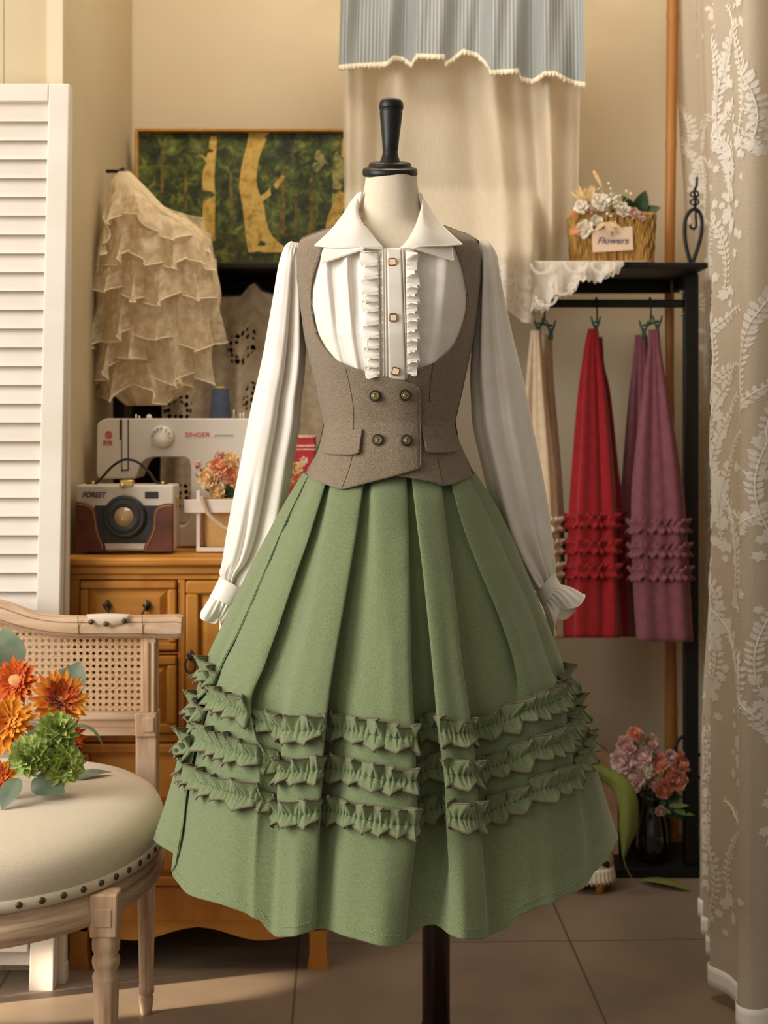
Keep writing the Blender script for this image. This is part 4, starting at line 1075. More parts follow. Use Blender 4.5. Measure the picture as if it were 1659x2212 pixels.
mb = MB(); c = W(235, 939, DM - .0006); mb.tube([c + np.array([.0065*math.cos(a), 0, .0068*math.sin(a)]) for a in np.linspace(0, 2*PI, 28, endpoint=False)], .0013, 6, closed=True)
emb = part('emblem', mb, M['red_ink'], sew)
mb = MB(); mb.tube([c + np.array([x*.001, 0, z*.001]) for x, z in crom([(2.6,2.6),(0,3.4),(-2.6,1.8),(0,0),(2.6,-1.8),(0,-3.4),(-2.6,-2.6)], 24)], .0011, 6); part('emblem_letter', mb, M['red_ink'], emb)
text_part('side_lettering', '胜家', .0105, 233, 957, DM - .0004, M['red_ink'], sew)
mb = MB(); mb.lathe([(.0,0),(.006,0),(.006,.005),(.004,.008),(0,.009)], W(322, 904, DM + .04), 16); part('tension_knob', mb, M['ivory_p'], sew)
for x, h, d in ((294, .010, .04), (301, .007, .045), (505, .02, .05), (519, .012, .05), (526, .014, .05)):
    mb = MB(); p = W(x, 905, DM + d); mb.tube([p, p + np.array([0, 0, h])], .0018, 8); part('spool_pin', mb, M['ivory_p'], sew)
# thread cone
M['navy'] = fab('navy_thread', '#3c4455', '#4c5568', 500, .8, .2, 900, stretch=(.1, .1, 1)); M['yellow_p'] = fab('yellow_plastic', '#c9a63c', None, 10, .5)
c = W(476, 904, DM + .045); c[2] = W(0, 904, DM)[2] + .0008
tc_ = thing('thread_cone', 'navy blue thread cone standing on top of the sewing machine', 'thread spool', c)
kk = (DM + .045) / F
mb = MB(); mb.lathe([(0,.0),(23*kk,.0),(23.3*kk,.003),(18*kk,62*kk),(16.5*kk,64*kk),(0,64.5*kk)], c, 32); part('thread', mb, M['navy'], tc_)
mb = MB(); mb.lathe([(9*kk,63*kk),(8.5*kk,68*kk),(0,68*kk)], c, 20); part('cone_core', mb, M['yellow_p'], tc_, label='yellow cone core')
# ================================================================ PLANTER
M['pinkwash'] = fab('pink_white_wood', '#dfcfc2', '#d2beae', 30, .7, .1, 120, stretch=(.2, 1, 1)); M['burlap'] = fab('burlap', '#b58a50', '#c9a068', 400, .95, .4, 700); M['rope'] = fab('jute_rope', '#c9b196', '#b39a7c', 500, .9, .4, 700)
DP = 2.86
pln = thing('wooden_planter', 'whitewashed wooden slat planter crate with rope handle on the cabinet', 'planter', (W(520,1190,DP)[0], DP, ZT))
ybp = yz(ZT + .001, DP)
for x in (424, 600):
    mb = MB(); pb(mb, x, x + 8, 1060, ybp, DP, .001, .011); part('post', mb, M['pinkwash'], pln, smooth=False, bevel=.001)
    mb = MB(); pb(mb, x, x + 8, 1060, ybp - 6, DP, .09, .10); part('post', mb, M['pinkwash'], pln, smooth=False, bevel=.001)
mb = MB(); pb(mb, 398, 634, 1079, 1108, DP, -.006, .001); part('slat', mb, M['pinkwash'], pln, smooth=False, bevel=.0015)
mb = MB(); pb(mb, 398, 634, 1083, 1106, DP, .10, .106); part('slat', mb, M['pinkwash'], pln, smooth=False, bevel=.0015)
mb = MB(); pb(mb, 424, 608, ybp - 9, ybp, DP, -.002, .004); part('bottom_slat', mb, M['pinkwash'], pln, smooth=False, bevel=.001)
pts = crom([(436,1072),(441,1090),(450,1110),(468,1128),(490,1143),(512,1148),(540,1140),(570,1118),(590,1086)], 50)
mb = MB(); mb.tube([W(x, y, DP - .012) for x, y in pts], .0042, 8); part('rope_handle', mb, M['rope'], pln)
mb = MB(); a = W(433, ybp - 9, DP); b = W(598, 1078, DP)
n = 40; rows = []
for t in np.linspace(0, 1, 14):
    z = a[2] + (b[2] - a[2]) * t; w = 1 + .03 * math.sin(PI * t)
    cx, cy = (a[0] + b[0]) / 2, DP + .051; hx, hy = (b[0] - a[0]) / 2 * w, .037 * w
    an = np.arange(n) * 2 * PI / n; p = .35
    rows.append(np.stack([cx + hx * np.sign(np.cos(an)) * np.abs(np.cos(an)) ** p, cy + hy * np.sign(np.sin(an)) * np.abs(np.sin(an)) ** p + .001 * np.sin(an * 9 + t * 4), np.full(n, z)], 1))
mb.grid(np.array(rows), wrap=True); mb.add(rows[0], [tuple(range(n))[::-1]]); mb.add(rows[-1], [tuple(range(n))])
part('burlap_liner', mb, M['burlap'], pln)
# flowers of the planter
CARN = [(-.35,.86,8,.14),(-.05,.94,9,.12),(.25,.92,10,.1),(.5,.88,10,.1),(.72,.8,10,.1),(.9,.7,10,.1)]
ROSE = [(.05,.8,6,.2),(.45,.86,6,.2),(.8,.8,6,.16),(1.0,.7,6,.14)]
def carnation(px, py, D, r, d, mat, label, cat, grp, seed, base, dense=1.0, nm='carnation', leafm='leaf_mid', bow=(0,0,0)):
    rng = random.Random(seed); c = W(px, py, D); R = rot_to(d); k = r * D / F
    t = thing(nm, label, cat, c, grp)
    mb = MB()
    for i, (el, L, n, r0) in enumerate((ROSE if nm == 'rose' else CARN)):
        add_petals(mb, c + R @ np.array([0, 0, -.15 * k]), R, n, k * L, k * .42, el, rng, r0=k * r0, cup=.25, curl=.12, tip=.9, ruff=.06 * dense, jit=.25, nn=4, mm=5)
    mb.ball(c + R @ np.array([0, 0, .12 * k]), .42 * k, 10, 7, R=R)
    add_petals(mb, c + R @ np.array([0, 0, .2 * k]), R, 9, k * .36, k * .2, .55, rng, r0=k * .12, cup=.3, curl=.5, tip=.9, ruff=.08 * dense, jit=.3, nn=4, mm=4)
    add_petals(mb, c + R @ np.array([0, 0, .36 * k]), R, 7, k * .28, k * .17, .7, rng, r0=k * .02, cup=.3, curl=.5, tip=.9, ruff=.08 * dense, jit=.3, nn=4, mm=4)
    part('petals', mb, mat, t)
    mb = MB(); mb.lathe([(0,-.35*k),(.22*k,-.3*k),(.3*k,-.1*k),(.34*k,.08*k)], c - R @ np.array([0,0,.2*k]), 10, R); stem(mb, c - R @ np.array([0, 0, .3 * k]), base, .0018, bow); part('stem', mb, M['stem'], t)
    return t
M['peach'] = pet('peach_petal', '#efbf80', '#f9e0ae'); M['coral'] = pet('coral_petal', '#ec9a68', '#f7c494'); M['pinky'] = pet('pale_pink_petal', '#e3b09c', '#f0cfbd')
GP = 'fabric flowers in the wooden planter'
pbz = np.array([(a[0] + b[0]) / 2, DP + .05, b[2] - .01])
for i, (x, y, r, m, lab, d) in enumerate([
    (450,1032,24,'peach','largest peach carnation at the left of the planter bunch',(-.3,-1,.2)),
    (475,1008,26,'coral','coral carnation at the top middle of the planter bunch',(0,-1,.5)),
    (470,1058,19,'peach','golden peach carnation hanging lowest over the planter slat',(0,-1,-.2)),
    (484,1030,14,'pinky','small blush carnation between coral and golden ones in the planter',(.2,-1,0)),
    (500,992,17,'peach','cream peach carnation high against the sewing machine, beside the sleeve',(.2,-1,.6)),
    (505,1030,22,'coral','orange coral carnation half hidden by the white sleeve',(.4,-1,.1)),
    (426,1004,11,'pinky','tiny pink carnation bud at the far left of the planter',(-.5,-.8,.5)),
    (476,981,10,'pinky','tiny pink carnation bud topmost in the planter bunch',(0,-.6,1)),
    (640,1012,15,'peach','peach carnation bud showing right of the sleeve by the red tin',(.3,-1,.3)),
    (646,1036,16,'coral','coral carnation showing right of the sleeve just above the skirt',(.4,-1,0))]):
    carnation(x, y, DP + .035, r, d, M[m], lab, 'flower', GP, 30 + i, pbz + np.array([(x - 515) * .0005, 0, 0]))
def sprig(name, px, py, D, label, grp, tips, w, mat='leaf_mid', seed=0, cat='leaf', base=None):
    c = base if base is not None else W(px, py, D); t = thing(name, label, cat, c, grp)
    mb = MB()
    for (x, y) in tips: leaf(mb, c + (W(x, y, D) - c) * .35, W(x, y, D), w, (0, -1, .4), .06, 8, 5)
    part('leaves', mb, M[mat], t)
    mb = MB()
    for (x, y) in tips: mb.tube([c, c + (W(x, y, D) - c) * .5], .0012, 5)
    part('stem', mb, M['stem'], t); return t
sprig('leaf_sprig', 490, 1072, DP + .03, 'dark green leaves spilling under the planter flowers', 'leaf sprigs in the planter', [(480,1080),(500,1060),(512,1076),(494,1046)], .011, 'leaf_dark', base=pbz + np.array([-.02, 0, .0]))
sprig('leaf_sprig', 440, 1040, DP + .045, 'small leaves at the upper left of the planter flowers', 'leaf sprigs in the planter', [(432,1020),(446,998),(466,978),(422,1022),(438,1010)], .006, 'leaf_mid', base=pbz + np.array([-.05, 0, .0]))
sprig('leaf_sprig', 636, 1030, DP + .045, 'light green leaf right of the sleeve beside the red tin', 'leaf sprigs in the planter', [(630,1010),(636,1030)], .006, 'lime', base=pbz + np.array([.05, 0, .0]))
# red tin
M['red_tin'] = fab('red_tin_paint', '#b23038', '#a62b34', 20, .4); M['cream_ink'] = fab('cream_ink', '#d8c3a0', '#c77a6a', 120, .5)
DT = 2.985; rt = thing('red_tin', 'tall red tin with pale printed bands behind the planter, seen beside the vest', 'tin', (W(648,0,DT)[0], DT, ZT))
mb = MB(); x0, x1 = W(612,0,DT)[0], W(680,0,DT)[0]; mb.box(x0, x1, DT, DT + .06, ZT + .001, W(0,944,DT)[2]); part('body', mb, M['red_tin'], rt, smooth=False, bevel=.004)
mb = MB(); mb.box(x0 - .001, x1 + .001, DT - .001, DT + .061, W(0,946,DT)[2], W(0,940,DT)[2]); part('lid', mb, M['cream_ink'], rt, smooth=False, bevel=.001)
mb = MB(); mb.box(x0, x1, DT - .0007, DT + .001, W(0,965,DT)[2], W(0,961,DT)[2]); mb.box(x0, x1, DT - .0007, DT + .001, W(0,972,DT)[2], W(0,969,DT)[2]); part('printed_band', mb, M['cream_ink'], rt, smooth=False)
mb = MB(); rng = random.Random(5); cc = W(656, 995, DT - .0005)
add_petals(mb, cc, rot_to((0,-1,0)), 6, .011, .0035, .02, rng, cup=0, curl=0, jit=.02); part('printed_flower', mb, M['cream_ink'], rt)
# ================================================================ GARMENT RACK
M['rack'] = fab('black_metal', '#0c0b0a', '#12100f', 60, .5, spec=.35)
rack = thing('garment_rack', 'long black metal garment rack with top shelf, hanging rail and low base', 'clothes rack', (.05, 3.38, 0))
SF = 3.25; ZS = HC + (HZ - 567) / F * SF
XLr, XRr = (250 - CX) / F * 3.38, (1492 - CX) / F * 3.38
XE = (1530 - CX) / F * SF
mb = MB(); mb.box(-.628, XE, SF, 3.595, ZS - .013, ZS); part('shelf', mb, M['rack'], rack, smooth=False, bevel=.002)
for X in (XLr, XRr):
    mb = MB(); mb.box(X - .0165, X + .0165, 3.365, 3.398, 0, ZS - .013); part('post', mb, M['rack'], rack, smooth=False, bevel=.002)
    mb = MB(); mb.box(X - .012, X + .012, 3.398, 3.53, ZS - .045, ZS - .0135); part('side_brace', mb, M['rack'], rack, smooth=False)
zr = HC + (HZ - 656) / F * 3.38
mb = MB(); mb.box(XLr + .017, XRr - .017, 3.372, 3.390, zr - .0095, zr + .0095); part('hanging_rail', mb, M['rack'], rack, smooth=False, bevel=.003)
mb = MB(); mb.box(XLr + .017, XRr - .017, 3.532, 3.552, ZS - .045, ZS - .0135); part('back_rail', mb, M['rack'], rack, smooth=False, bevel=.002)
M['bolt'] = fab('pale_bolt', '#8f9690', None, 10, .4, metal=.6)
for y in (631, 678):
    mb = MB(); p = W(1474, y, 3.372); mb.tube([p - np.array([.006, 0, 0]), p + np.array([.005, 0, 0])], .0045, 10); part('bolt', mb, M['bolt'], rack)
M['dark_board'] = fab('dark_brown_board', '#2e2118', '#38291e', 20, .7, stretch=(1, 1, .1))
mb = MB(); mb.box(XLr + .017, -.10, 3.500, 3.512, .022, ZS - .046); part('back_panel', mb, M['dark_board'], rack, smooth=False, label='dark brown back panel')
mb = MB(); mb.box(-.62, XRr + .035, 3.34, 3.56, .0005, .022); part('base_board', mb, M['rack'], rack, smooth=False, bevel=.002)
mb = MB(); mb.box(.2, XRr - .017, 3.535, 3.55, .022, .16); part('base_back_board', mb, M['rack'], rack, smooth=False, bevel=.002)
mb = MB()
c = W(1478, 1625, 3.38); mb.tube([c + np.array([.022 * math.cos(a), 0, .038 * math.sin(a)]) for a in np.linspace(.2, 1.9 * PI, 26)], .0045, 8)
part('scroll', mb, M['rack'], rack)
mb = MB()
c = W(1512, 1655, 3.38); mb.tube([c + np.array([.014 * math.cos(a), 0, .028 * math.sin(a)]) for a in np.linspace(-.8 * PI, .9 * PI, 26)] , .004, 8)
part('scroll', mb, M['rack'], rack)
# iron ornament standing on the shelf
DI = 3.32; ob = W(1494, 565, DI); ob[2] = ZS
orn = thing('iron_ornament', 'black wrought iron loop ornament with twisted tip on the right shelf end', 'ornament', ob)
def pxt(pts, D, r, n=60, nn=8): return [W(x, y, D) for x, y in crom(pts, n)]
mb = MB(); lo = crom([(1494,574),(1484,540),(1479,505),(1481,475),(1490,457),(1500,452),(1510,457),(1516,475),(1515,505),(1506,540),(1494,574)], 60)
mb.tube([W(x, y, DI) for x, y in lo], .0048, 8); part('loop', mb, M['rack'], orn)
mb = MB(); mb.tube(pxt([(1501,452),(1502,430),(1500,412),(1505,400),(1506,382)], DI, 0), np.interp(np.linspace(0,1,60),[0,1],[.004,.0028]), 8); part('spike', mb, M['rack'], orn)
for s in (0, PI):
    mb = MB(); mb.tube([W(1500 + 9 * math.sin(t * 2 * PI * 1.0 + s), 446 - 34 * t, DI) + np.array([0, .008 * math.cos(t * 2 * PI + s), 0]) for t in np.linspace(0, 1, 30)], .0024, 6); part('twist', mb, M['rack'], orn)
mb = MB(); mb.tube(pxt([(1503,452),(1503,470),(1504,486),(1500,494),(1493,492),(1491,486)], DI, 0), .0032, 8); part('inner_hook', mb, M['rack'], orn)
# ================================================================ FOREST PICTURE
def paint(name, cols, scale):
    m, t, b = nt(name); N = t.nodes; L = t.links
    tc = N.new('ShaderNodeTexCoord'); nz = N.new('ShaderNodeTexNoise'); nz.inputs['Scale'].default_value = scale; nz.inputs['Detail'].default_value = 8; nz.inputs['Roughness'].default_value = .7; nz.inputs['Distortion'].default_value = .6
    L.new(tc.outputs['Object'], nz.inputs['Vector']); cr = N.new('ShaderNodeValToRGB'); e = cr.color_ramp.elements
    for i, (p, c) in enumerate(cols):
        el = e[i] if i < 2 else e.new(p)
        el.position = p; el.color = (*lin(c), 1)
    L.new(nz.outputs['Fac'], cr.inputs[0]); L.new(cr.outputs[0], b.inputs['Base Color']); setin(b, Roughness=.55); return m
M['frame'] = fab('thin_gilt_wood', '#b5813f', '#c99650', 40, .45)
mfol = paint('painted_foliage', [(.36,'#1b2110'),(.46,'#333d16'),(.56,'#5a662a'),(.66,'#8f8f45')], 26)
mgr = paint('painted_grass', [(.38,'#1c210c'),(.5,'#3c4114'),(.62,'#6c6a22'),(.75,'#8c8530')], 30)
mtr = paint('painted_bark', [(.34,'#96732e'),(.46,'#c9a046'),(.58,'#dfbe68'),(.72,'#a17e34')], 40)
msk = paint('painted_clearing', [(.38,'#58602a'),(.5,'#9c9452'),(.62,'#c2b574'),(.75,'#4d5626')], 34)
mdk = paint('painted_far_trunk', [(.36,'#3a3014'),(.5,'#6b5a24'),(.62,'#8a742f'),(.75,'#2a2610')], 40)
DPt = 3.575
pic = thing('forest_painting', 'framed painting of sunlit golden tree trunks in a dark forest', 'painting', (W(640, 0, DPt)[0], DPt, ZS))
mb = MB(); yb = yz(ZS + .0005, DPt)
for b in ((293, 300, 280, yb), (983, 990, 280, yb), (300, 983, 280, 287), (300, 983, yb - 7, yb)): pb(mb, *b, DPt, -.018, .014)
part('frame', mb, M['frame'], pic, smooth=False, bevel=.002)
mb = MB()
def sheet(pts, d, mi): 
    V = [W(x, y, DPt) + np.array([0, d, 0]) for x, y in pts]; mb.add(V, [tuple(range(len(V)))[::-1]], mi)
sheet([(299,286),(984,286),(984,yb-6),(299,yb-6)], 0, 0)
rng = random.Random(4)
def blob(x, y, rx, ry, d, mi, n=16):
    V = []; ph = rng.uniform(0, 6)
    for k in range(n):
        a = 2 * PI * k / n; q = 1 + .22 * math.sin(3 * a + ph) + .12 * math.sin(7 * a + 2 * ph); V.append((x + rx * q * math.cos(a), y + ry * q * math.sin(a)))
    sheet(V[::-1], d, mi)
sheet([(299,505),(400,498),(520,508),(700,500),(984,510),(984,yb-6),(299,yb-6)], -.0004, 1)
blob(735, 395, 20, 60, -.0006, 3); blob(690, 350, 14, 22, -.0006, 3); blob(880, 400, 50, 60, -.0006, 3)
def trunk(c, d, mi):
    P = crom(c, 24)
    for i in range(len(P) - 1):
        (x0, y0, w0), (x1, y1, w1) = P[i], P[i + 1]
        sheet([(x0 - w0, y0), (x1 - w1, y1), (x1 + w1, y1), (x0 + w0, y0)][::-1][::-1], d, mi)
for c in ([(352,300,3),(350,420,4),(349,500,5)], [(402,340,3),(400,500,4)], [(610,360,4),(612,430,5),(608,505,6)], [(672,385,4),(674,450,5),(671,505,6)], [(640,410,3),(640,500,4)], [(498,330,3),(500,490,4)]): trunk(c, -.0008, 4)
trunk([(462,295,7),(458,330,9),(450,380,13),(452,430,13),(450,480,14),(447,505,17),(440,522,26)], -.001, 2)
trunk([(560,286,22),(553,310,19),(541,350,17),(536,400,19),(546,440,23),(552,480,24),(562,515,30),(585,545,48)], -.0012, 2)
trunk([(556,435,12),(580,418,9),(598,398,7),(612,380,5)], -.0013, 2); trunk([(450,350,4),(438,338,3),(428,334,2)], -.0011, 2)
trunk([(744,400,10),(738,430,13),(722,470,14),(718,505,16)], -.0011, 2); trunk([(745,300,6),(742,340,5)], -.0011, 2)
for k in range(70):
    x, y = rng.uniform(305, 980), rng.uniform(290, 440)
    if 515 < x < 585 and y > 300: continue
    blob(x, y, rng.uniform(5, 16), rng.uniform(4, 11), -.0014 - k * .000004, 0, 11)
for k in range(24): blob(rng.uniform(305, 980), rng.uniform(505, 556), rng.uniform(8, 26), rng.uniform(2, 6), -.0016 - k * .000004, 1, 11)
part('canvas', mb, [mfol, mgr, mtr, msk, mdk], pic, smooth=False)
# ================================================================ HANGING SKIRTS
GS = 'skirts clipped on hangers under the rack rail'
M['clip'] = fab('green_clip', '#1f4a3c', '#2b5a48', 40, .45); M['wire'] = fab('dark_wire', '#1c221e', None, 40, .4, metal=.4)
def hanger(px, label, clips):
    D = 3.381; zt = zr + .0098; top = np.array([(px - CX) / F * D, D, zt])
    h = thing('clip_hanger', label, 'hanger', top, 'clip hangers on the rack rail')
    pts = [top + np.array([0, math.cos(a) * .0125, .0025 + math.sin(a) * .0125 - .0098]) for a in np.linspace(-.6, PI, 14)]
    pts += [top + np.array([0, -.0125, -.03]), top + np.array([0, -.012, -.05])]
    mb = MB(); mb.tube(pts, .0020, 8); part('hook', mb, M['wire'], h)
    D2 = D - .012; ys = 700
    x0, x1 = clips[0][0], clips[-1][0]
    b0 = W(min(x0, px) - 3, clips[0][1] - 18, D2); b1 = W(max(x1, px) + 3, clips[-1][1] - 18, D2)
    mb = MB(); mb.tube([pts[-1], W(px, clips[0][1] - 18, D2)], .002, 6); mb.tube([b0, b1], .0028, 8); part('bar', mb, M['clip'], h)
    for x, y in clips:
        mb = MB()
        for s in (-1, 1):
            mb.tube([W(x + s * 10, y - 30, D2 - .002), W(x + s * 7, y - 18, D2 - .003), W(x + s * 2, y - 6, D2 - .008), W(x + s * 3, y + 12, D2 - .010)], [.0018, .0026, .003, .0022], 6)
        mb.ball(W(x, y - 8, D2 - .006), .006, 10, 6, sc=(1, .7, .8)); part('clip', mb, M['clip'], h)
hanger(1175, 'hanger holding the beige skirt, left end of the rail in view', [(1163,716),(1190,722)])
hanger(1288, 'hanger holding the red skirt under the black rail', [(1287,714)])
hanger(1404, 'hanger holding the mauve skirt next to the rack post', [(1391,722),(1420,712)])
def hskirt(name, label, mat, T, Dc, rd, ruf, seed, panels, ruf_r=None):
    s = thing(name, label, 'skirt', W(T[0][1] * .5 + T[0][2] * .5, T[-1][0], Dc), GS)
    rng = np.random.default_rng(seed)
    def mk(T, dc, r, k, nm, ruffs):
        rings = [(x0, y, x1, y) for y, x0, x1 in T]; m = len(T)
        rdv = [r * (.35 + .65 * i / (m - 1)) for i in range(m)]
        p0 = rng.uniform(0, 6)
        fold = lambda a, v: (.0012 + .0075 * sm(.02, .5, v)) * (np.sin(a * (k - 3) + p0 + np.sin(a * 2)) * .8 + .35 * np.sin(a * (k + 2) + 2 + p0))
        P = tube_px(rings, [dc] * m, rdv, 90, fold, 8); mb = MB(); mb.grid(P, wrap=True, flip=True)
        o = part(nm, mb, mat, s, solid=.0015)
        ys = np.array([HZ + (HC - P[i, :, 2].mean()) * F / dc for i in range(len(P))])
        for y in ruffs:
            base = [np.array([np.interp(y + w, ys, P[:, q, c]) for q in range(90) for c in range(3)]).reshape(90, 3) for w in (-15, -8, 0, 6, 12)]
            aa = np.arange(360) * 2 * PI / 360; idx = np.arange(360) / 4.0
            cen = base[2].mean(0); rows = []
            for bq, w in zip(base, (-1, -.5, 0, .5, 1)):
                i0 = idx.astype(int) % 90; f = (idx % 1)[:, None]; bb = bq[i0] * (1 - f) + bq[(i0 + 1) % 90] * f
                nrm = bb - cen; nrm[:, 2] = 0; nrm /= np.linalg.norm(nrm, axis=1)[:, None] + 1e-9
                off = .003 + abs(w) * (.006 + .006 * np.sin(aa * 24 + (2 if w > 0 else 0) + np.sin(aa * 5) * 2)) 
                rows.append(bb + nrm * off[:, None] + np.array([0, 0, 1.]) * (.004 * abs(w) * np.sin(aa * 31 + w))[:, None])
            mb = MB(); mb.grid(np.array(rows), wrap=True, flip=True); part('ruffle', mb, mat, s, solid=.001)
        return o
    for q in panels: mk(*q)
    return s
m_red = fab('red_cotton', '#8a0e15', '#981219', 60, .85, .1, 500, sheen=.2); m_mau = fab('mauve_cotton', '#733e48', '#7f4852', 60, .85, .1, 500, sheen=.2); m_bei = fab('beige_cotton', '#d8c0a2', '#cdb497', 60, .85, .1, 500, sheen=.2)
hskirt('hanging_skirt', 'bright red skirt with three ruffle rows hanging from the rail', m_red, [(710,1270,1300),(760,1260,1302),(850,1250,1316),(1000,1237,1332),(1100,1229,1346),(1250,1224,1362),(1380,1219,1371)], 3.36, .05, [1126,1182,1235], 1,
       [([(710,1271,1291),(760,1261,1297),(850,1250,1308),(1000,1237,1322),(1100,1229,1330),(1250,1224,1335),(1378,1219,1338)], 3.345, .035, 9, 'front_fold', [1126,1182,1235]),
        ([(728,1284,1301),(790,1278,1305),(850,1275,1316),(1000,1270,1332),(1100,1270,1346),(1250,1270,1361),(1376,1270,1370)], 3.40, .035, 8, 'back_fold', [1116,1172,1228])])
hskirt('hanging_skirt', 'mauve skirt with three ruffle rows hanging beside the rack post', m_mau, [(712,1373,1425),(1385,1350,1497)], 3.36, .05, [], 2,
       [([(712,1402,1424),(760,1399,1428),(850,1388,1443),(1000,1370,1468),(1100,1364,1480),(1250,1367,1489),(1386,1376,1497)], 3.34, .035, 9, 'front_fold', [1138,1190,1240]),
        ([(724,1373,1398),(790,1368,1402),(850,1364,1405),(1000,1352,1420),(1100,1345,1430),(1250,1350,1430),(1376,1352,1420)], 3.40, .032, 8, 'back_fold', [])])
hskirt('hanging_skirt', 'beige skirt with ruffles hanging half hidden behind the blouse sleeve', m_bei, [(712,1148,1192),(1380,1110,1222)], 3.36, .05, [], 3,
       [([(713,1147,1168),(760,1142,1172),(850,1134,1180),(1000,1122,1197),(1100,1116,1205),(1250,1112,1213),(1380,1110,1218)], 3.345, .035, 9, 'front_fold', [1134,1182,1232]),
        ([(724,1166,1192),(790,1160,1194),(850,1156,1198),(1000,1150,1211),(1100,1148,1217),(1250,1148,1220),(1378,1150,1221)], 3.40, .032, 8, 'back_fold', [1134,1182,1232])])
# bamboo pole
M['bamboo'] = fab('amber_bamboo', '#9a6430', '#b57a3c', 30, .4, .05, stretch=(1, 1, .1), spec=.4)
DBm = 3.57; mb = MB(); P = []; rad = []
Zs = np.linspace(0, 2.6, 200)
for z in Zs:
    y = yz(z, DBm); x = np.interp(y, [0, 600, 1600, 1900], [1453, 1446, 1450, 1451])
    w = np.interp(y, [0, 560, 800, 1400, 1650], [12.5, 11, 9, 12, 15]); P.append(W(x, y, DBm)); node = min(abs((z - q)) for q in (.35, .75, 1.12, 1.47, 1.80, 2.13, 2.46)); rad.append(w * DBm / F * (1 + .12 * math.exp(-(node / .006) ** 2)))
mb.tube(P, rad, 14); tag(part('bamboo_pole', mb, M['bamboo'], None, loc=(P[0][0], DBm, 0)), 'amber brown bamboo pole standing upright against the back wall', 'pole')
# ================================================================ WINDOW CURTAIN OVER THE PICTURE
M['sheer_linen'] = sheer('sheer_linen', '#ece0cc', .86, .95, 200, .3, .7, .35, stretch=(1, .1, 1))
M['lace_hem'] = sheer('white_lace', '#e6ddd0', .72, 1.0, 70, .42, .52, .3)
def stripe_mat():
    m, t, b = nt('blue_striped_cotton'); N = t.nodes; L = t.links
    tc = N.new('ShaderNodeTexCoord'); sx = N.new('ShaderNodeSeparateXYZ'); L.new(tc.outputs['UV'], sx.inputs[0])
    ml = N.new('ShaderNodeMath'); ml.operation = 'MULTIPLY'; L.new(sx.outputs[0], ml.inputs[0]); ml.inputs[1].default_value = 1 / .0098
    pp = N.new('ShaderNodeMath'); pp.operation = 'PINGPONG'; L.new(ml.outputs[0], pp.inputs[0]); pp.inputs[1].default_value = .5
    cr = N.new('ShaderNodeValToRGB'); cr.color_ramp.elements[0].position = .12; cr.color_ramp.elements[1].position = .3
    cr.color_ramp.elements[0].color = (*lin('#6f7a82'), 1); cr.color_ramp.elements[1].color = (*lin('#a5a59f'), 1)
    L.new(pp.outputs[0], cr.inputs[0]); L.new(cr.outputs[0], b.inputs['Base Color']); setin(b, Roughness=.9); return m
M['stripe'] = stripe_mat(); M['gauze'] = fab('cream_gauze', '#e0d3bc', None, 60, .9)
cur = thing('window_curtain', 'blue striped curtain top over sheer cream linen hanging before the forest painting', 'curtain', W(1000, 300, 3.44))
def curD(px, py):
    d = 3.44 + 0 * px
    fr = (1 - sm(1150, 1172, px)) * sm(400, 560, py)
    return d - .23 * fr
n, m = 240, 90
bot = tab([745,1000,1060,1090,1120,1135,1150,1166,1250], [640,655,670,696,700,660,625,584,584])
G = np.zeros((m, n, 3))
for j, t in enumerate(np.linspace(0, 1, n)):
    xt = 738 + 520 * t; xb = 746 + 500 * t; yb_ = float(bot(xb))
    for i, v in enumerate(np.linspace(0, 1, m)):
        y = -60 + (yb_ + 60) * v; x = xt + (xb - xt) * v
        x += 46 * sm(.25, .8, v) * math.sin(PI * t) * math.exp(-((t - .72) / .22) ** 2)
        ph = t * 24 + 1.6 * math.sin(t * 7) + .9 * v * math.sin(t * 11)
        w = math.sin(ph) + .45 * math.sin(ph * 1.9 + 1)
        d = float(curD(np.float64(x), y)) - .028 * w * (1 - .75 * sm(.86, 1, v) * (x > 1172)) * sm(-.05, .15, v)
        G[i, j] = (x, y, d)
P = np.stack([(G[..., 0]-CX)/F*G[..., 2], G[..., 2], HC-(G[...,1]-HZ)/F*G[..., 2]], -1)
mb = MB(); mb.grid(P); part('linen_panel', mb, M['sheer_linen'], cur)
# lace hem at the bottom of the linen where it falls over the shelf
i0 = int(m * .86); j0, j1 = int(n * .55), int(n * .835)
mb = MB(); mb.grid(P[i0:, j0:j1] + np.array([0, -.003, 0])); part('lace_border', mb, M['lace_hem'], cur)
hem = tab([732,770,835,850,870,888,900,960,962,975,1000,1030,1050,1060,1120,1125,1150,1165,1175,1200,1220,1240,1264],[147,143,140,126,129,142,122,124,140,132,112,120,140,158,154,172,177,168,160,160,172,180,184])
G = np.zeros((30, 260, 3))
for j, t in enumerate(np.linspace(0, 1, 260)):
    xb = 732 + 532 * t; xt = 738 + 522 * t; yb_ = float(hem(xb))
    for i, v in enumerate(np.linspace(0, 1, 30)):
        y = -70 + (yb_ + 70) * v; x = xt + (xb - xt) * v
        w = math.sin(t * 33 + 2.2 * math.sin(t * 6)) + .5 * math.sin(t * 61 + 2 * v)
        G[i, j] = (x, y, 3.368 - .019 * w)
Pv = np.stack([(G[..., 0]-CX)/F*G[..., 2], G[..., 2], HC-(G[...,1]-HZ)/F*G[..., 2]], -1)
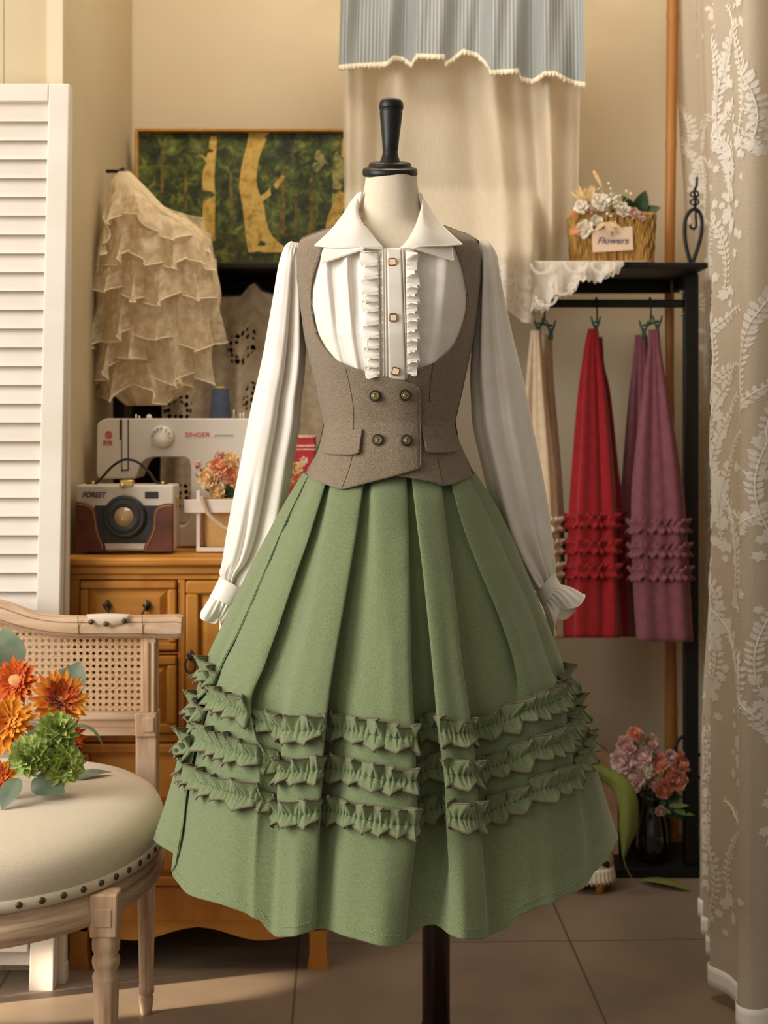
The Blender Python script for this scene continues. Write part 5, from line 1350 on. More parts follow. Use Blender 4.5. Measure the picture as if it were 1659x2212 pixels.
# stripes follow the cloth: uv from arclength of the widest row
mb = MB(); mb.grid(Pv); part('striped_valance', mb, M['stripe'], cur, solid=.001)
mb = MB(); E = Pv[-1]; rows = []
ph = np.linspace(0, 1, 260) * 420
for w in np.linspace(0, 1, 4): rows.append(E + np.stack([0 * ph, -.004 - .006 * w * np.sin(ph), .006 - .013 * w + .002 * w * np.sin(ph * .7)], 1))
mb.grid(np.array(rows)); part('frayed_trim', mb, M['gauze'], cur, solid=.0012)
mb = MB(); zc = W(0, -95, 3.42)[2]; mb.tube([(W(700,0,3.42)[0], 3.42, zc), (W(1300,0,3.42)[0], 3.42, zc)], .009, 12); part('curtain_rod', mb, M['white_paint'], cur)
for x in (715, 1285):
    mb = MB(); xw = W(x, 0, 3.42)[0]; mb.tube([(xw, 3.42, zc), (xw, BW + YAW * (xw - XL) - .001, zc)], .006, 8); part('rod_bracket', mb, M['white_paint'], cur)
# ================================================================ LACE RUNNER ON THE SHELF
M['runner'] = sheer('runner_lace', '#ddd3c6', .80, 1.0, 60, .35, .5, .2)
M['runner_cord'] = fab('lace_cord', '#efe6da', None, 40, .8)  # pale cord for the runner's raised motif
lr = thing('lace_runner', 'white scalloped lace cloth draped over the front edge of the black shelf', 'lace cloth', W(1240, 567, SF - .006))
DL = SF - .007
botl = tab([1100,1150,1158,1172,1185,1192,1198,1215,1232,1243,1252,1268,1290,1303,1310,1325,1338,1348],[690,672,672,676,668,648,636,643,640,626,608,606,612,606,590,597,588,570])
nx = 180; G = np.zeros((34, nx, 3))
for j, x in enumerate(np.linspace(1146, 1348, nx)):
    b_ = float(botl(x)) + 3 * math.sin(x * .5)
    for i, v in enumerate(np.linspace(0, 1, 34)):
        G[i, j] = (x, 566 + (b_ - 566) * v, DL - .003 - .010 * v * (1 + math.sin(x * .11 + 1)))
P = np.stack([(G[..., 0]-CX)/F*G[..., 2], G[..., 2], HC-(G[...,1]-HZ)/F*G[..., 2]], -1)
P[0, :, 2] = ZS + .002
mb = MB(); mb.grid(P); part('hanging_lace', mb, M['runner'], lr, solid=.001)
x0, x1 = P[0, 0, 0], W(1400, 0, SF)[0]
mb = MB(); mb.grid(np.array([[(x, y, ZS + .0018) for x in np.linspace(x0, x1, 30)] for y in np.linspace(DL - .003, 3.42, 6)]), flip=True); part('top_cloth', mb, M['runner'], lr, solid=.001)
mb = MB()
for cx, cy, r in ((1215,612,26),(1170,570,22),(1180,640,22),(1303,568,24),(1245,566,24)):
    for rr in (r, r * .86):
        mb.tube([W(cx + rr * 1.1 * math.cos(a), max(567, cy + rr * math.sin(a)), DL - .022) for a in np.linspace(0, PI, 24)], .0012, 5)
for cx, cy in ((1165,658),(1236,622),(1308,592)):
    for rr in (4, 9): mb.tube([W(cx + rr * math.cos(a), cy + rr * math.sin(a), DL - .023) for a in np.linspace(0, 2 * PI, 18, endpoint=False)], .0011, 5, closed=True)
part('cord_motif', mb, M['runner_cord'], lr)
# ================================================================ FLOWER BASKET
M['wicker'] = fab('seagrass', '#8a6630', '#b98f4c', 90, .8, .2, 300, stretch=(1, 1, .3)); M['tagp'] = fab('pink_tag', '#d9bda6', None, 30, .8); M['slate_ink'] = fab('slate_ink', '#4f5560', None, 30, .7)
DK = 3.36; bz = ZS + .004
bk = thing('flower_basket', 'woven seagrass basket with pale name tag on the right end of the shelf', 'basket', (W(1335,0,DK)[0], DK + .05, bz))
xa, xb = W(1244,0,DK)[0], W(1413,0,DK)[0]; zt_ = W(0,464,DK)[2]; hgt = zt_ - bz
cx, cy, hx, hy = (xa + xb) / 2, DK + .055, (xb - xa) / 2, .055
def rim(t, z, grow=0):
    a = t * 2 * PI; p = .3
    return np.array([cx + (hx + grow) * np.sign(math.cos(a)) * abs(math.cos(a)) ** p, cy + (hy + grow) * np.sign(math.sin(a)) * abs(math.sin(a)) ** p, z])
per = [rim(t, 0) for t in np.linspace(0, 1, 2000, endpoint=False)]; dl = np.r_[0, np.cumsum([np.linalg.norm(per[(i + 1) % 2000] - per[i]) for i in range(2000)])]
rng = random.Random(3); mb = MB(); ns = 104
for k in range(ns):
    t = np.searchsorted(dl, k / ns * dl[-1]) / 2000.0; w0 = rng.uniform(0, 6)
    mb.tube([rim(t, bz + hgt * q + .003, .006 * q + .0018 * math.sin(q * 16 + w0)) for q in np.linspace(0, 1, 12)], [.0031 * (1 + .2 * math.sin(q * 30 + w0)) for q in np.linspace(0, 1, 12)], 6)
mb.grid(np.array([[rim(t, bz + hgt * q, -.002 + .006 * q) for t in np.linspace(0, 1, 80)] for q in (0.02, .95)]))
part('woven_side', mb, M['wicker'], bk)
mb = MB()
for z, g in ((bz + .004, .001), (bz + .010, .002), (zt_, .006), (zt_ + .003, .002)):
    mb.tube([rim(t, z + .0012 * math.sin(t * 400), g) for t in np.linspace(0, 1, 240, endpoint=False)], .0042, 6, closed=True)
part('braided_rim', mb, M['wicker'], bk)
mb = MB(); d_ = DK - .010; V = [W(x, y, d_) for x, y in ((1278,496),(1366,489),(1368,540),(1280,545))]; mb.add(V + [v + np.array([0, .002, 0]) for v in V], [(0,3,2,1)[::-1],(4,5,6,7)[::-1],(0,1,5,4),(1,2,6,5),(2,3,7,6),(3,0,4,7)])
tg = part('name_tag', mb, M['tagp'], bk, smooth=False, label='pale pink paper tag'); text_part('tag_lettering', 'Flowers', .022, 1323, 520, d_ - .001, M['slate_ink'], tg, shear=.35, width=68 * DK / F, bold=0)
M['raffia'] = fab('raffia_ribbon', '#d9c09c', '#c9ab82', 80, .8)
mb = MB()
for a, b_ in (((1308,480),(1332,506)),((1308,480),(1318,512)),((1310,480),(1345,494)),((1308,480),(1284,498))): leaf(mb, W(*a, DK - .018), W(*b_, DK - .016), .0055, (0, -1, .2), .06, 8, 4)
part('ribbon_bow', mb, M['raffia'], bk)
GK = 'fabric flowers in the seagrass basket'; bb = np.array([cx, cy, bz + .04])
M['white_p'] = pet('cream_white_petal', '#ece0cd', '#f6eee2'); M['dusty'] = pet('dusty_pink_petal', '#d4aa98', '#e2c4b4'); M['wheat'] = fab('dried_grass', '#c9a468', '#dcc08e', 90, .9); M['rust_leaf'] = fab('rust_leaf', '#b87a48', '#c98f60', 60, .8)
for i, (x, y, r, mt, lab, d) in enumerate([(1256,447,14,'white_p','cream rose at the upper left of the basket',(-.3,-1,.2)), (1289,477,13,'white_p','cream rose just above the basket name tag',(.1,-1,0)), (1262,494,17,'white_p','lowest cream rose hanging over the basket left corner',(-.2,-1,-.1)),
    (1296,436,18,'white_p','large cream rose at the top middle of the basket',(0,-1,.5)), (1344,452,15,'white_p','greenish white bloom right of the baby breath spray in the basket',(.3,-1,.3)), (1370,461,12,'dusty','dusty pink blossom beside the dark leaves in the basket',(.2,-1,.2)), (1387,470,8,'dusty','tiny pink blossom on the basket rim under the dark leaves',(.3,-1,.3)), (1277,452,9,'dusty','small blush blossom between the cream roses of the basket',(0,-1,.3))]):
    carnation(x, y, DK - .008, r * 1.2, d, M[mt], lab, 'flower', GK, 60 + i, bb, dense=.4, nm='rose')
bs = W(1325, 465, DK + .02); t_ = thing('filler_spray', 'airy white and green baby breath spray rising from the basket middle', 'flower spray', bs)
rng = random.Random(9); m1, m2 = MB(), MB()
for k in range(70):
    x, y = 1325 + rng.gauss(0, 15), 436 + rng.gauss(0, 17); p = W(x, y, DK - .005 + rng.uniform(-.02, .02)); m1.ball(p, rng.uniform(.002, .0036), 6, 4); m2.tube([bs, bs + (p - bs) * .5 + np.array([0, -.006, 0]), p], .0006, 4)
part('tiny_blooms', m1, M['white_p'], t_)['kind'] = 'stuff'; part('stems', m2, M['lime'], t_)
for a, b_, w, lab in (((1368,470),(1344,422),.016,'left dark green leaf behind the white blooms of the basket'), ((1375,468),(1395,411),.019,'tallest dark green leaf rising from the basket'), ((1385,466),(1427,448),.015,'dark green leaf pointing right over the basket rim')):
    A, B = W(*a, DK + .03), W(*b_, DK + .01); mb = MB(); leaf(mb, A, B, w, (0, -1, .3), .06, 12, 7); tag(part('leaf', mb, M['leaf_dark'], None, loc=A), lab, 'leaf', 'dark leaves in the basket')
for a, b_, w, lab in (((1250,470),(1230,456),.010,'rust coloured leaf left of the upper cream rose'), ((1250,492),(1230,506),.011,'rust coloured leaf at the lower left basket corner')):
    A, B = W(*a, DK - .008), W(*b_, DK - .012); mb = MB(); leaf(mb, A, B, w, (0, -1, .3), .1, 10, 5); tag(part('leaf', mb, M['rust_leaf'], None, loc=A), lab, 'leaf', 'rust leaves in the basket')
A = W(1272, 445, DK); t_ = thing('dried_plume', 'fan shaped dried beige leaf plume at the basket upper left', 'dried plant', A); mb = MB()
rng = random.Random(2)
for k in range(16):
    aa = -1.0 + 1.7 * k / 15; L = rng.uniform(26, 44); leaf(mb, A, W(1266 + L * math.sin(aa) * .95, 432 - L * math.cos(aa) * .8, DK + rng.uniform(-.02, .015)), .0055, (0, -1, .2), rng.uniform(-.05, .15), 8, 4)
part('plume', mb, M['wheat'], t_); mb = MB(); mb.tube([A, bb], .0015, 5); part('stem', mb, M['wheat'], t_)
A = W(1300, 425, DK); t_ = thing('wheat_ear', 'slender dried wheat ear standing highest in the basket', 'dried plant', A); pts = pxt([(1304,432),(1302,412),(1296,394),(1282,369)], DK, 0, 30)
mb = MB(); mb.tube(pts[12:], [.0016 + .0036 * math.sin(PI * q) ** .6 for q in np.linspace(0.03, .97, 18)], 8); part('ear', mb, M['wheat'], t_); mb = MB(); mb.tube([bb] + pts[:14], .001, 5); part('stem', mb, M['wheat'], t_)
# ================================================================ RUFFLED TULLE GARMENT
M['tulle'] = sheer('cream_tulle', '#f0dfc0', .5, .95, 46, .40, .62, .35); M['tulle_in'] = sheer('cream_tulle_core', '#ead6b2', .9, 1, 60, .4, .6, .2); M['tulle_edge'] = fab('tulle_edge', '#f0e2c8', None, 40, .8)
DU = 3.15
tl = thing('ruffled_garment', 'cream embroidered tulle garment with many ruffles hanging in the left corner', 'garment', W(267, 372, DU))
TT = [(370,256,280),(395,238,306),(420,233,330),(450,227,360),(480,221,412),(510,216,444),(570,205,464),(640,203,478),(700,206,466),(780,212,452),(840,232,412),(876,275,355)]
rdv = [.012,.03,.04,.05,.06,.065,.07,.075,.075,.07,.06,.04]
fold = lambda a, v: .006 * sm(.05, .4, v) * (np.sin(a * 9 + 3 * v) + .5 * np.sin(a * 17 + 1))
mb = MB(); mb.grid(tube_px([(l, y, r, y) for y, l, r in TT], [DU] * len(TT), rdv, 90, fold, 6), wrap=True, flip=True); part('lining', mb, M['tulle_in'], tl)
tl_l, tl_r, tl_d = tab([q[0] for q in TT], [q[1] for q in TT]), tab([q[0] for q in TT], [q[2] for q in TT]), tab([q[0] for q in TT], rdv)
def tdep(x, y):
    l, r = tl_l(y), tl_r(y); t = np.clip((x - (l + r) / 2) / ((r - l) / 2), -1, 1); return tl_d(y) * np.sqrt(1 - t * t)
def flounce(top, drop, seed, amp=1.0):
    rng = np.random.default_rng(seed); n = 260; T = crom(top, n); s = np.linspace(0, 1, n)
    L = abs(top[-1][0] - top[0][0])
    k = max(2, int(L / 56)); ph = np.cumsum(np.interp(s, np.linspace(0, 1, k * 2), rng.uniform(.3, 1.8, k * 2))); ph = ph / ph[-1] * 2 * PI * k + rng.uniform(0, 6)
    dj = np.interp(s, np.linspace(0, 1, 7), rng.uniform(.6, 1.3, 7)); rows = []
    for w in np.linspace(0, 1, 14):
        g = tdep(T[:, 0], T[:, 1] + drop * w * .6) + .006 + w * (.020 + .030 * amp * np.cos(ph)) + .0012 * np.sin(ph * 5) * (1 - w)
        x = T[:, 0] + w * (-11 * amp * np.sin(2 * ph) + (T[:, 0] - T[:, 0].mean()) * .095); y = T[:, 1] + drop * dj * w + 9 * amp * w * np.cos(ph + .5)
        D = DU - g; rows.append(np.stack([(x - CX) / F * D, D, HC - (y - HZ) / F * D], 1))
    R = np.array(rows); mb = MB(); mb.grid(R); f = part('flounce', mb, M['tulle'], tl)
    mb = MB(); mb.tube(R[-1], .0016, 5); part('corded_edge', mb, M['tulle_edge'], f)
flounce([(232,425),(280,408),(340,440),(400,462),(440,470)], 62, 1, .8)
flounce([(216,505),(270,480),(330,500),(400,480),(455,505)], 82, 2)
flounce([(206,560),(260,550),(330,575),(400,545),(468,560)], 86, 3, 1.1)
flounce([(205,650),(260,620),(320,640),(400,630),(470,650)], 95, 4)
flounce([(207,725),(270,690),(330,720),(400,700),(455,715)], 92, 5, 1.1)
flounce([(225,785),(280,772),(335,788),(385,768),(412,770)], 80, 6)
flounce([(232,420),(226,470),(220,510)], 60, 7, .7)
mb = MB(); c = W(266, 373, DU); mb.tube([c, c + np.array([.0, .0, .008]), c + np.array([-.02, .05, .012]), (wallx(3.2) + .004, 3.2, c[2] + .012)], .004, 8); part('wall_hook', mb, M['iron'], tl)
# ================================================================ LACE CLOTH ON THE RAIL
def eyelet():
    m, t, b = nt('eyelet_lace'); N = t.nodes; L = t.links
    tc = N.new('ShaderNodeTexCoord'); v1 = N.new('ShaderNodeTexVoronoi'); v1.inputs['Scale'].default_value = 8.5; v2 = N.new('ShaderNodeTexVoronoi'); v2.inputs['Scale'].default_value = 62; v2.inputs['Randomness'].default_value = .35
    for v in (v1, v2): L.new(tc.outputs['UV'], v.inputs['Vector'])
    a = N.new('ShaderNodeMath'); a.operation = 'COMPARE'; L.new(v1.outputs['Distance'], a.inputs[0]); a.inputs[1].default_value = .27; a.inputs[2].default_value = .10
    c = N.new('ShaderNodeMath'); c.operation = 'LESS_THAN'; L.new(v2.outputs['Distance'], c.inputs[0]); c.inputs[1].default_value = .40
    d = N.new('ShaderNodeMath'); d.operation = 'MULTIPLY'; L.new(a.outputs[0], d.inputs[0]); L.new(c.outputs[0], d.inputs[1])
    e = N.new('ShaderNodeMath'); e.operation = 'SUBTRACT'; e.inputs[0].default_value = 1; L.new(d.outputs[0], e.inputs[1]); L.new(e.outputs[0], b.inputs['Alpha'])
    nz = N.new('ShaderNodeTexNoise'); nz.inputs['Scale'].default_value = 40; L.new(tc.outputs['UV'], nz.inputs['Vector']); cr = N.new('ShaderNodeValToRGB'); cr.color_ramp.elements[0].position = .4; cr.color_ramp.elements[1].position = .6
    cr.color_ramp.elements[0].color = (*lin('#c4b297'), 1); cr.color_ramp.elements[1].color = (*lin('#d9c8ae'), 1); L.new(nz.outputs['Fac'], cr.inputs[0]); L.new(cr.outputs[0], b.inputs['Base Color']); setin(b, Roughness=.9); return m
lc_ = thing('lace_cloth', 'greyish eyelet lace cloth hung over the rail behind the sewing machine', 'lace cloth', W(570, 650, 3.35))
topc = tab([350,420,470,520,540,550,565,600,650,720], [652,650,642,640,616,612,630,640,643,646]); n, m = 130, 60; G = np.zeros((m, n, 3))
for j, x in enumerate(np.linspace(356, 716, n)):
    for i, v in enumerate(np.linspace(0, 1, m)):
        y = float(topc(x)) + (1180 - float(topc(x))) * v; w = math.sin(x * .052 + .8 * v) + .6 * math.sin(x * .11 + 1 + 1.5 * v)
        G[i, j] = (x + 14 * v * math.sin(x * .03), y, 3.352 - .012 * w * sm(0, .2, v) - .006 * math.exp(-((x - 548) / 12) ** 2))
P = np.stack([(G[..., 0]-CX)/F*G[..., 2], G[..., 2], HC-(G[...,1]-HZ)/F*G[..., 2]], -1); mb = MB(); mb.grid(P); part('front_drape', mb, eyelet(), lc_)
mb = MB(); top = P[0]; mb.grid(np.array([top, top * [1,0,1] + np.array([0, 3.376, .008]), top * [1,0,1] + np.array([0, 3.395, .004]), top * [1,0,1] + np.array([0, 3.402, -.05])])); part('back_drape', mb, fab('lace_back', '#9a8870', None, 40, .9), lc_)
# ================================================================ RIGHT SHEER LACE CURTAIN
M['net'] = sheer('curtain_net', '#dfd3c1', .78, .88, 260, .35, .65, .45); M['embro'] = sheer('embroidery_thread', '#fbf6ee', .8, .98, 120, .35, .6, .4); M['hem_band'] = fab('hem_band', '#f0e8dc', None, 60, .9)
path = crom([(.800,3.62),(.822,3.50),(.838,3.36),(.822,3.20),(.765,3.02),(.708,2.84),(.668,2.68),(.632,2.54),(.652,2.475),(.73,2.46),(.85,2.47)], 1000)
sl = np.r_[0, np.cumsum(np.linalg.norm(np.diff(path, axis=0), axis=1))]; SLn = sl[-1]
zb_, zt2 = .04, 2.7
def cpt(s, z, off=0):
    s = np.asarray(s, float); x = np.interp(s, sl, path[:, 0]); y = np.interp(s, sl, path[:, 1])
    dx = np.interp(s + .03, sl, path[:, 0]) - np.interp(s - .03, sl, path[:, 0]); dy = np.interp(s + .03, sl, path[:, 1]) - np.interp(s - .03, sl, path[:, 1]); nn = np.hypot(dx, dy) + 1e-9
    nx, ny = dy / nn, -dx / nn          # toward the room
    v = (z - zb_) / (zt2 - zb_)
    ph = s * 44 + 1.3 * np.sin(s * 9) + .5 * (1 - v) * np.sin(s * 7)
    w = .027 * np.sin(ph) * (1.15 - .35 * v) + .009 * np.sin(ph * 2.1 + 1)
    z = np.asarray(z, float); x = x - .045 * np.exp(-((y - 3.06) / .2) ** 2) * (1 - sm(.3, 1.2, z)) - .035 * sm(3.3, 3.6, y) * sm(1.5, 2.2, z)
    return np.stack([x + nx * (w + off), y + ny * (w + off), np.broadcast_to(z, x.shape)], -1)
lcn = thing('lace_curtain', 'sheer embroidered lace curtain hanging at the right edge of the room', 'curtain', (.68, 2.6, 0))
ss = np.linspace(0, SLn, 420); zz_ = np.linspace(zb_, zt2, 70); P = np.array([cpt(ss, z) for z in zz_])
mb = MB(); mb.grid(P); part('net', mb, M['net'], lcn)
P = np.array([cpt(ss, z, .004) for z in np.linspace(zb_ - .012, zb_ + .026, 4)]); mb = MB(); mb.grid(P); part('hem_band', mb, M['hem_band'], lcn, solid=.001)
mb = MB(); mb.tube([np.array([*p, zt2 + .005]) for p in path[::20]], .012, 10); part('curtain_rail', mb, M['white_paint'], lcn)
mb = MB(); rng = random.Random(21)
def motif(s0, z0, pts):
    s = np.array([s0 + p[0] for p in pts]); z = np.array([z0 + p[1] for p in pts]); V = np.stack([cpt(np.array([a]), b, .0022)[0] for a, b in zip(s, z)]); mb.add(V, [tuple(range(len(V)))])
def lf(s, z, ang, L, w):
    c, si = math.cos(ang), math.sin(ang); P = [(0, 0), (.3, .8), (.65, .9), (1, 0), (.65, -.9), (.3, -.8)]
    motif(s, z, [((a * L) * c - (b * w) * si, (a * L) * si + (b * w) * c) for a, b in P])
def vine(s0, z0, a0, L, curl, side=1, big=1.0):
    s, z, a = s0, z0, a0; n = int(L / .011); pts = []
    for i in range(n):
        t = i / n; a += curl / n; s += math.cos(a) * .011; z += math.sin(a) * .011; pts.append((s, z))
        if z > 2.35 or z < .1 or s < .02 or s > SLn - .02: break
        q = (.5 + .6 * math.sin(PI * t)) * big
        for sd in (1, -1): lf(s, z, a + sd * rng.uniform(.7, 1.15), .0155 * q * rng.uniform(.75, 1.2), .0042 * q)
    if len(pts) > 2: mb.tube([cpt(np.array([p[0]]), p[1], .003)[0] for p in pts], .0014, 5)
    return s, z
def bloom(s, z, r):
    for k in range(6): lf(s, z, k * PI / 3 + .3, r, r * .34)
    for k in range(5): lf(s, z, k * 1.256, r * .5, r * .2)
for i in range(170):
    s0 = rng.uniform(.04, SLn - .1); z0 = rng.uniform(.12, 2.2); d = rng.choice((1, -1))
    s1, z1 = vine(s0, z0, PI / 2 + d * rng.uniform(.2, .6), rng.uniform(.12, .30), -d * rng.uniform(.8, 2.0), d, rng.uniform(.8, 1.2))
    bloom(s0, z0, rng.uniform(.011, .017)); 
    for q in range(7): bloom(s0 + rng.gauss(0, .025), z0 + rng.gauss(0, .03), rng.uniform(.007, .012))
part('embroidery', mb, M['embro'], lcn, smooth=False)
# ================================================================ VASE CORNER
vb = np.array([(1408 - CX) / F * 3.41, 3.41, .0225])
M['smoke'] = fab('dark_glass', '#0c0b0b', '#151312', 20, .08, spec=.6, coat=.5)
vs_ = thing('dark_vase', 'dark smoked glass vase of flowers on the rack base', 'vase', vb)
kv = 3.41 / F; mb = MB(); mb.lathe([(0,0),(26*kv,0),(33*kv,.012),(36*kv,.04),(34*kv,.075),(26*kv,.115),(21*kv,.135),(22*kv,.15),(25*kv,.158),(23.5*kv,.158),(20*kv,.148),(19*kv,.135),(24*kv,.11),(0,.05)], vb, 36, cap=False, mod=lambda a, z: 1 + .02 * np.cos(a * 12)); part('body', mb, M['smoke'], vs_)
GV = 'flowers in the dark glass vase'; vm = vb + np.array([0, 0, .12])
M['blush'] = pet('blush_petal', '#dcb6ac', '#ecd2c8'); M['blush2'] = pet('rosy_petal', '#cf9d98', '#e2bcb4'); M['salmon'] = pet('salmon_petal', '#de8a68', '#eaa88a'); M['creamy'] = pet('cream_petal', '#e6d6bf', '#f0e6d4')
for i, (x, y, r, mt, lab, d) in enumerate([(1372,1585,15,'salmon','small salmon bloom standing highest over the dark vase',(0,-.7,.7)), (1353,1612,20,'blush2','rosy bloom at the upper left of the vase bunch',(-.4,-1,.3)), (1405,1606,18,'blush2','rosy bloom at the upper right just under the salmon one',(.3,-1,.4)),
    (1345,1645,24,'blush','pale blush bloom at the far left of the vase bunch',(-.5,-1,.1)), (1384,1634,24,'blush','pale blush bloom in the top middle of the vase bunch',(0,-1,.3)), (1366,1680,28,'blush','largest blush bloom low on the left of the vase bunch',(-.2,-1,-.1)), (1393,1660,22,'creamy','cream bloom in the middle of the vase bunch',(0,-1,.1)),
    (1424,1650,20,'salmon','soft salmon bloom right of the cream bloom in the vase',(.2,-1,.2)), (1450,1637,16,'blush2','rosy bloom behind the orange one at the upper right of the vase',(.3,-1,.4)), (1472,1650,22,'salmon','orange salmon bloom farthest right over the vase',(.5,-1,.1)), (1462,1684,24,'salmon','peach pink bloom below the far right bloom of the vase',(.3,-1,-.1)), (1434,1705,20,'salmon','deep salmon bloom hanging down at the vase centre',(.1,-1,-.3)), (1412,1690,12,'blush2','small pink bloom tucked under the cream bloom of the vase',(0,-1,-.2)), (1427,1752,11,'blush2','tiny pink sprig drooping lowest over the vase side',(.1,-1,-.4))]):
    carnation(x, y, 3.37, r * 1.12, d, M[mt], lab, 'flower', GV, 90 + i, vm, nm='bloom')
sprig('foliage', 1440, 1740, 3.38, 'dark foliage under the salmon blooms of the vase', 'foliage in the dark vase', [(1400,1735),(1440,1735),(1465,1745),(1480,1770),(1450,1765),(1500,1765),(1392,1720),(1475,1720),(1462,1705)], .012, 'leaf_dark', base=vm + np.array([.005, -.01, .02]))
sprig('foliage', 1490, 1750, 3.36, 'light green leaf tips trailing right of the vase', 'foliage in the dark vase', [(1450,1757),(1502,1762),(1488,1740),(1402,1575),(1382,1578)], .006, 'leaf_mid', base=vm + np.array([.01, -.012, .015]))
# strap leaf plant, paper bag, patterned basket
M['olive'] = fab('olive_strap_leaf', '#5c6428', '#7c8240', 14, .45, .05, 100, stretch=(1, 1, .15), spec=.4)
D = 3.22; sl_ = thing('strap_leaf', 'broad olive strap leaf arching over and drooping beside the vase', 'leaf', W(1340, 1700, D))
cpts = crom([(1262,1640),(1300,1668),(1336,1692),(1356,1730),(1358,1780),(1352,1820),(1347,1852)], 40); ws = np.interp(np.linspace(0, 1, 40), [0,.3,.5,.75,1], [12,18,22,20,2]); rows = []
for i, (x, y) in enumerate(cpts):
    tx, ty = cpts[min(i+1,39)] - cpts[max(i-1,0)]; q = math.hypot(tx, ty); nx, ny = -ty / q, tx / q
    rows.append([W(x + nx * ws[i] * u, y + ny * ws[i] * u, D + .012 * abs(u) - .03 * math.sin(PI * i / 39)) for u in np.linspace(-1, 1, 7)])
mb = MB(); mb.grid(np.array(rows)); part('blade', mb, M['olive'], sl_, solid=.001)
mb = MB(); mb.tube(pxt([(1347,1852),(1352,1872),(1366,1898),(1384,1908)], D, 0, 20), .0012, 5); part('thin_tip', mb, M['olive'], sl_)
mb = MB(); mb.tube(pxt([(1262,1640),(1240,1700),(1236,1800),(1240,1890)], D, 0, 24), .006, 7); part('stalk', mb, M['olive'], sl_)
A = np.array([(1384 - CX) / F * 3.31, 3.31, .008]); B = np.array([(1490 - CX) / F * 3.24, 3.24, .006]); mb = MB(); leaf(mb, A, B, .020, (0, 0, 1), .05, 14, 5, fold=.1); tag(part('leaf', mb, M['olive'], None, loc=A, solid=.001), 'long olive leaf lying on the floor before the rack base', 'leaf')
M['kraft'] = fab('peach_paper', '#c39b7a', '#b88e6c', 20, .85); DPk = 3.45
pbg = thing('paper_bag', 'peach paper bag standing on the rack base behind the skirt hem', 'bag', (W(1290,0,DPk)[0], DPk, .023))
V = []; zt3 = W(0, 1612, DPk)[2]; x0, x1 = W(1240,0,DPk)[0], W(1336,0,DPk)[0]
mb = MB(); mb.grid(np.array([[(x0,DPk,z),(x1 - q,DPk,z),(x1 - q,DPk+.07,z),(x0,DPk+.07,z)] for z, q in ((.024,0),(zt3 - .07,.004),(zt3 - .02,.02),(zt3,.055))]), wrap=True); part('paper', mb, M['kraft'], pbg, smooth=False, solid=.001)
def patt():
    m, t, b = nt('black_cream_print'); N = t.nodes; L = t.links; tc = N.new('ShaderNodeTexCoord'); v = N.new('ShaderNodeTexVoronoi'); v.inputs['Scale'].default_value = 60; L.new(tc.outputs['Object'], v.inputs['Vector'])
    cr = N.new('ShaderNodeValToRGB'); cr.color_ramp.interpolation = 'CONSTANT'; cr.color_ramp.elements[1].position = .45; cr.color_ramp.elements[0].color = (*lin('#2a2422'), 1); cr.color_ramp.elements[1].color = (*lin('#c9bcae'), 1); L.new(v.outputs['Distance'], cr.inputs[0]); L.new(cr.outputs[0], b.inputs['Base Color']); setin(b, Roughness=.9); return m
DQ = 3.268; pc2 = np.array([W(1281,0,DQ)[0], DQ, .0])
pk = thing('cloth_stool', 'small round stool in black and cream cloth with frilled trim peeking beside the skirt hem', 'stool', pc2)
r = 43 * DQ / F; mb = MB(); mb.lathe([(r*.98,.035),(r*1.02,.06),(r,.10),(r*.96,.14),(r*.7,.155),(0,.16)], pc2, 48); part('cloth_cover', mb, patt(), pk)
mb = MB(); rows = []
an = np.linspace(0, 2 * PI, 240, endpoint=False)
for w in np.linspace(0, 1, 5):
    rr = r * (1.02 + .07 * w + .05 * w * np.sin(an * 30)); rows.append(np.stack([pc2[0] + rr * np.cos(an), DQ + rr * np.sin(an), .058 - .034 * w + .004 * w * np.sin(an * 30 + 1)], 1))
mb.grid(np.array(rows), wrap=True); part('frilled_trim', mb, M['gauze'], pk, solid=.001)
for k in range(4):
    a = k * PI / 2 + .35; mb = MB(); mb.lathe([(.0,.0),(.009,.0),(.012,.03),(.012,.04),(0,.04)], pc2 + np.array([r * .7 * math.cos(a), r * .7 * math.sin(a), 0]), 14); part('leg', mb, M['oak_v'], pk)
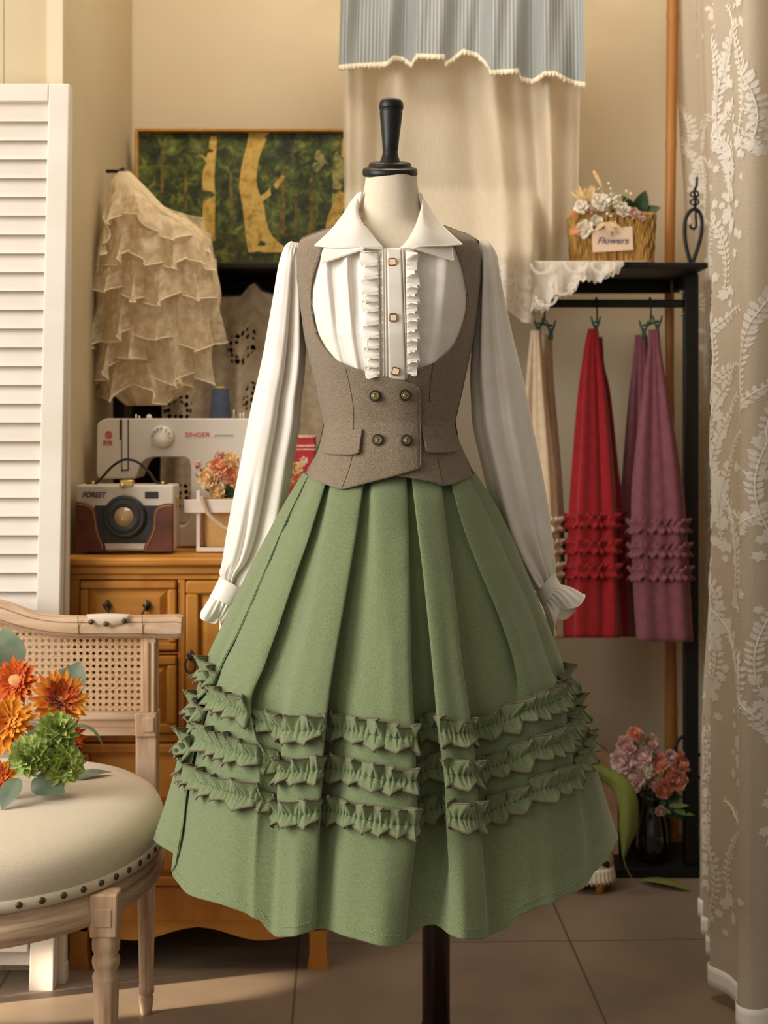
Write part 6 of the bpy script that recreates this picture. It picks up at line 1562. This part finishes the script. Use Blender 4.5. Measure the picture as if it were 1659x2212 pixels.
# ================================================================ CAMERA + LIGHT + VIEW
cam = bpy.data.cameras.new('camera'); co = bpy.data.objects.new('camera', cam); COL.objects.link(co)
co.location = (0, 0, HC); co.rotation_euler = (PI / 2, 0, 0)
cam.sensor_fit = 'HORIZONTAL'; cam.sensor_width = 24; cam.lens = F / 1659 * 24
cam.shift_y = -(1106 - HZ) / 1659; cam.shift_x = 0
cam.dof.use_dof = True; cam.dof.focus_distance = 2.09; cam.dof.aperture_fstop = 5.0
cam.clip_start = .05
SC.camera = co
def area(name, loc, target, sx, sy, power, col):
    l = bpy.data.lights.new(name, 'AREA'); l.shape = 'RECTANGLE'; l.size = sx; l.size_y = sy; l.energy = power; l.color = col
    o = bpy.data.objects.new(name, l); COL.objects.link(o); o.location = loc
    d = Vector(target) - Vector(loc); o.rotation_euler = d.to_track_quat('-Z', 'Y').to_euler(); return o
area('window_daylight', (-2.25, 1.0, 1.75), (.1, 2.35, .95), 1.2, 1.9, 80, (1.0, .965, .91))
area('front_fill', (-1.7, -.4, 1.9), (.2, 2.3, .95), 1.3, 1.5, 15, (1.0, .96, .9))  # added soft fill that brightens the front, no known window there
area('ceiling_lamp', (.0, 2.8, 2.86), (.0, 3.45, .8), 1.5, .7, 29, (1.0, .9, .74))
sp = bpy.data.lights.new('low_sun', 'SPOT'); sp.energy = 1300; sp.color = (1, .84, .6); sp.spot_size = math.radians(5); sp.spot_blend = .5; sp.shadow_soft_size = .01
so = bpy.data.objects.new('low_sun', sp); COL.objects.link(so); so.location = (-2.6, 2.05, .62)
so.rotation_euler = (Vector((-.52, 2.64, 0)) - Vector(so.location)).to_track_quat('-Z', 'Y').to_euler()
w = bpy.data.worlds.new('room_ambience'); SC.world = w; w.use_nodes = True
bg = w.node_tree.nodes['Background']; bg.inputs['Color'].default_value = (1.0, .9, .78, 1); bg.inputs['Strength'].default_value = .32
vs = SC.view_settings; vs.view_transform = 'Standard'; vs.look = 'None'; vs.gamma = 1; vs.use_curve_mapping = False; vs.exposure = -.08
SC.cycles.use_denoising = True
SC.cycles.max_bounces = 8; SC.cycles.transparent_max_bounces = 24
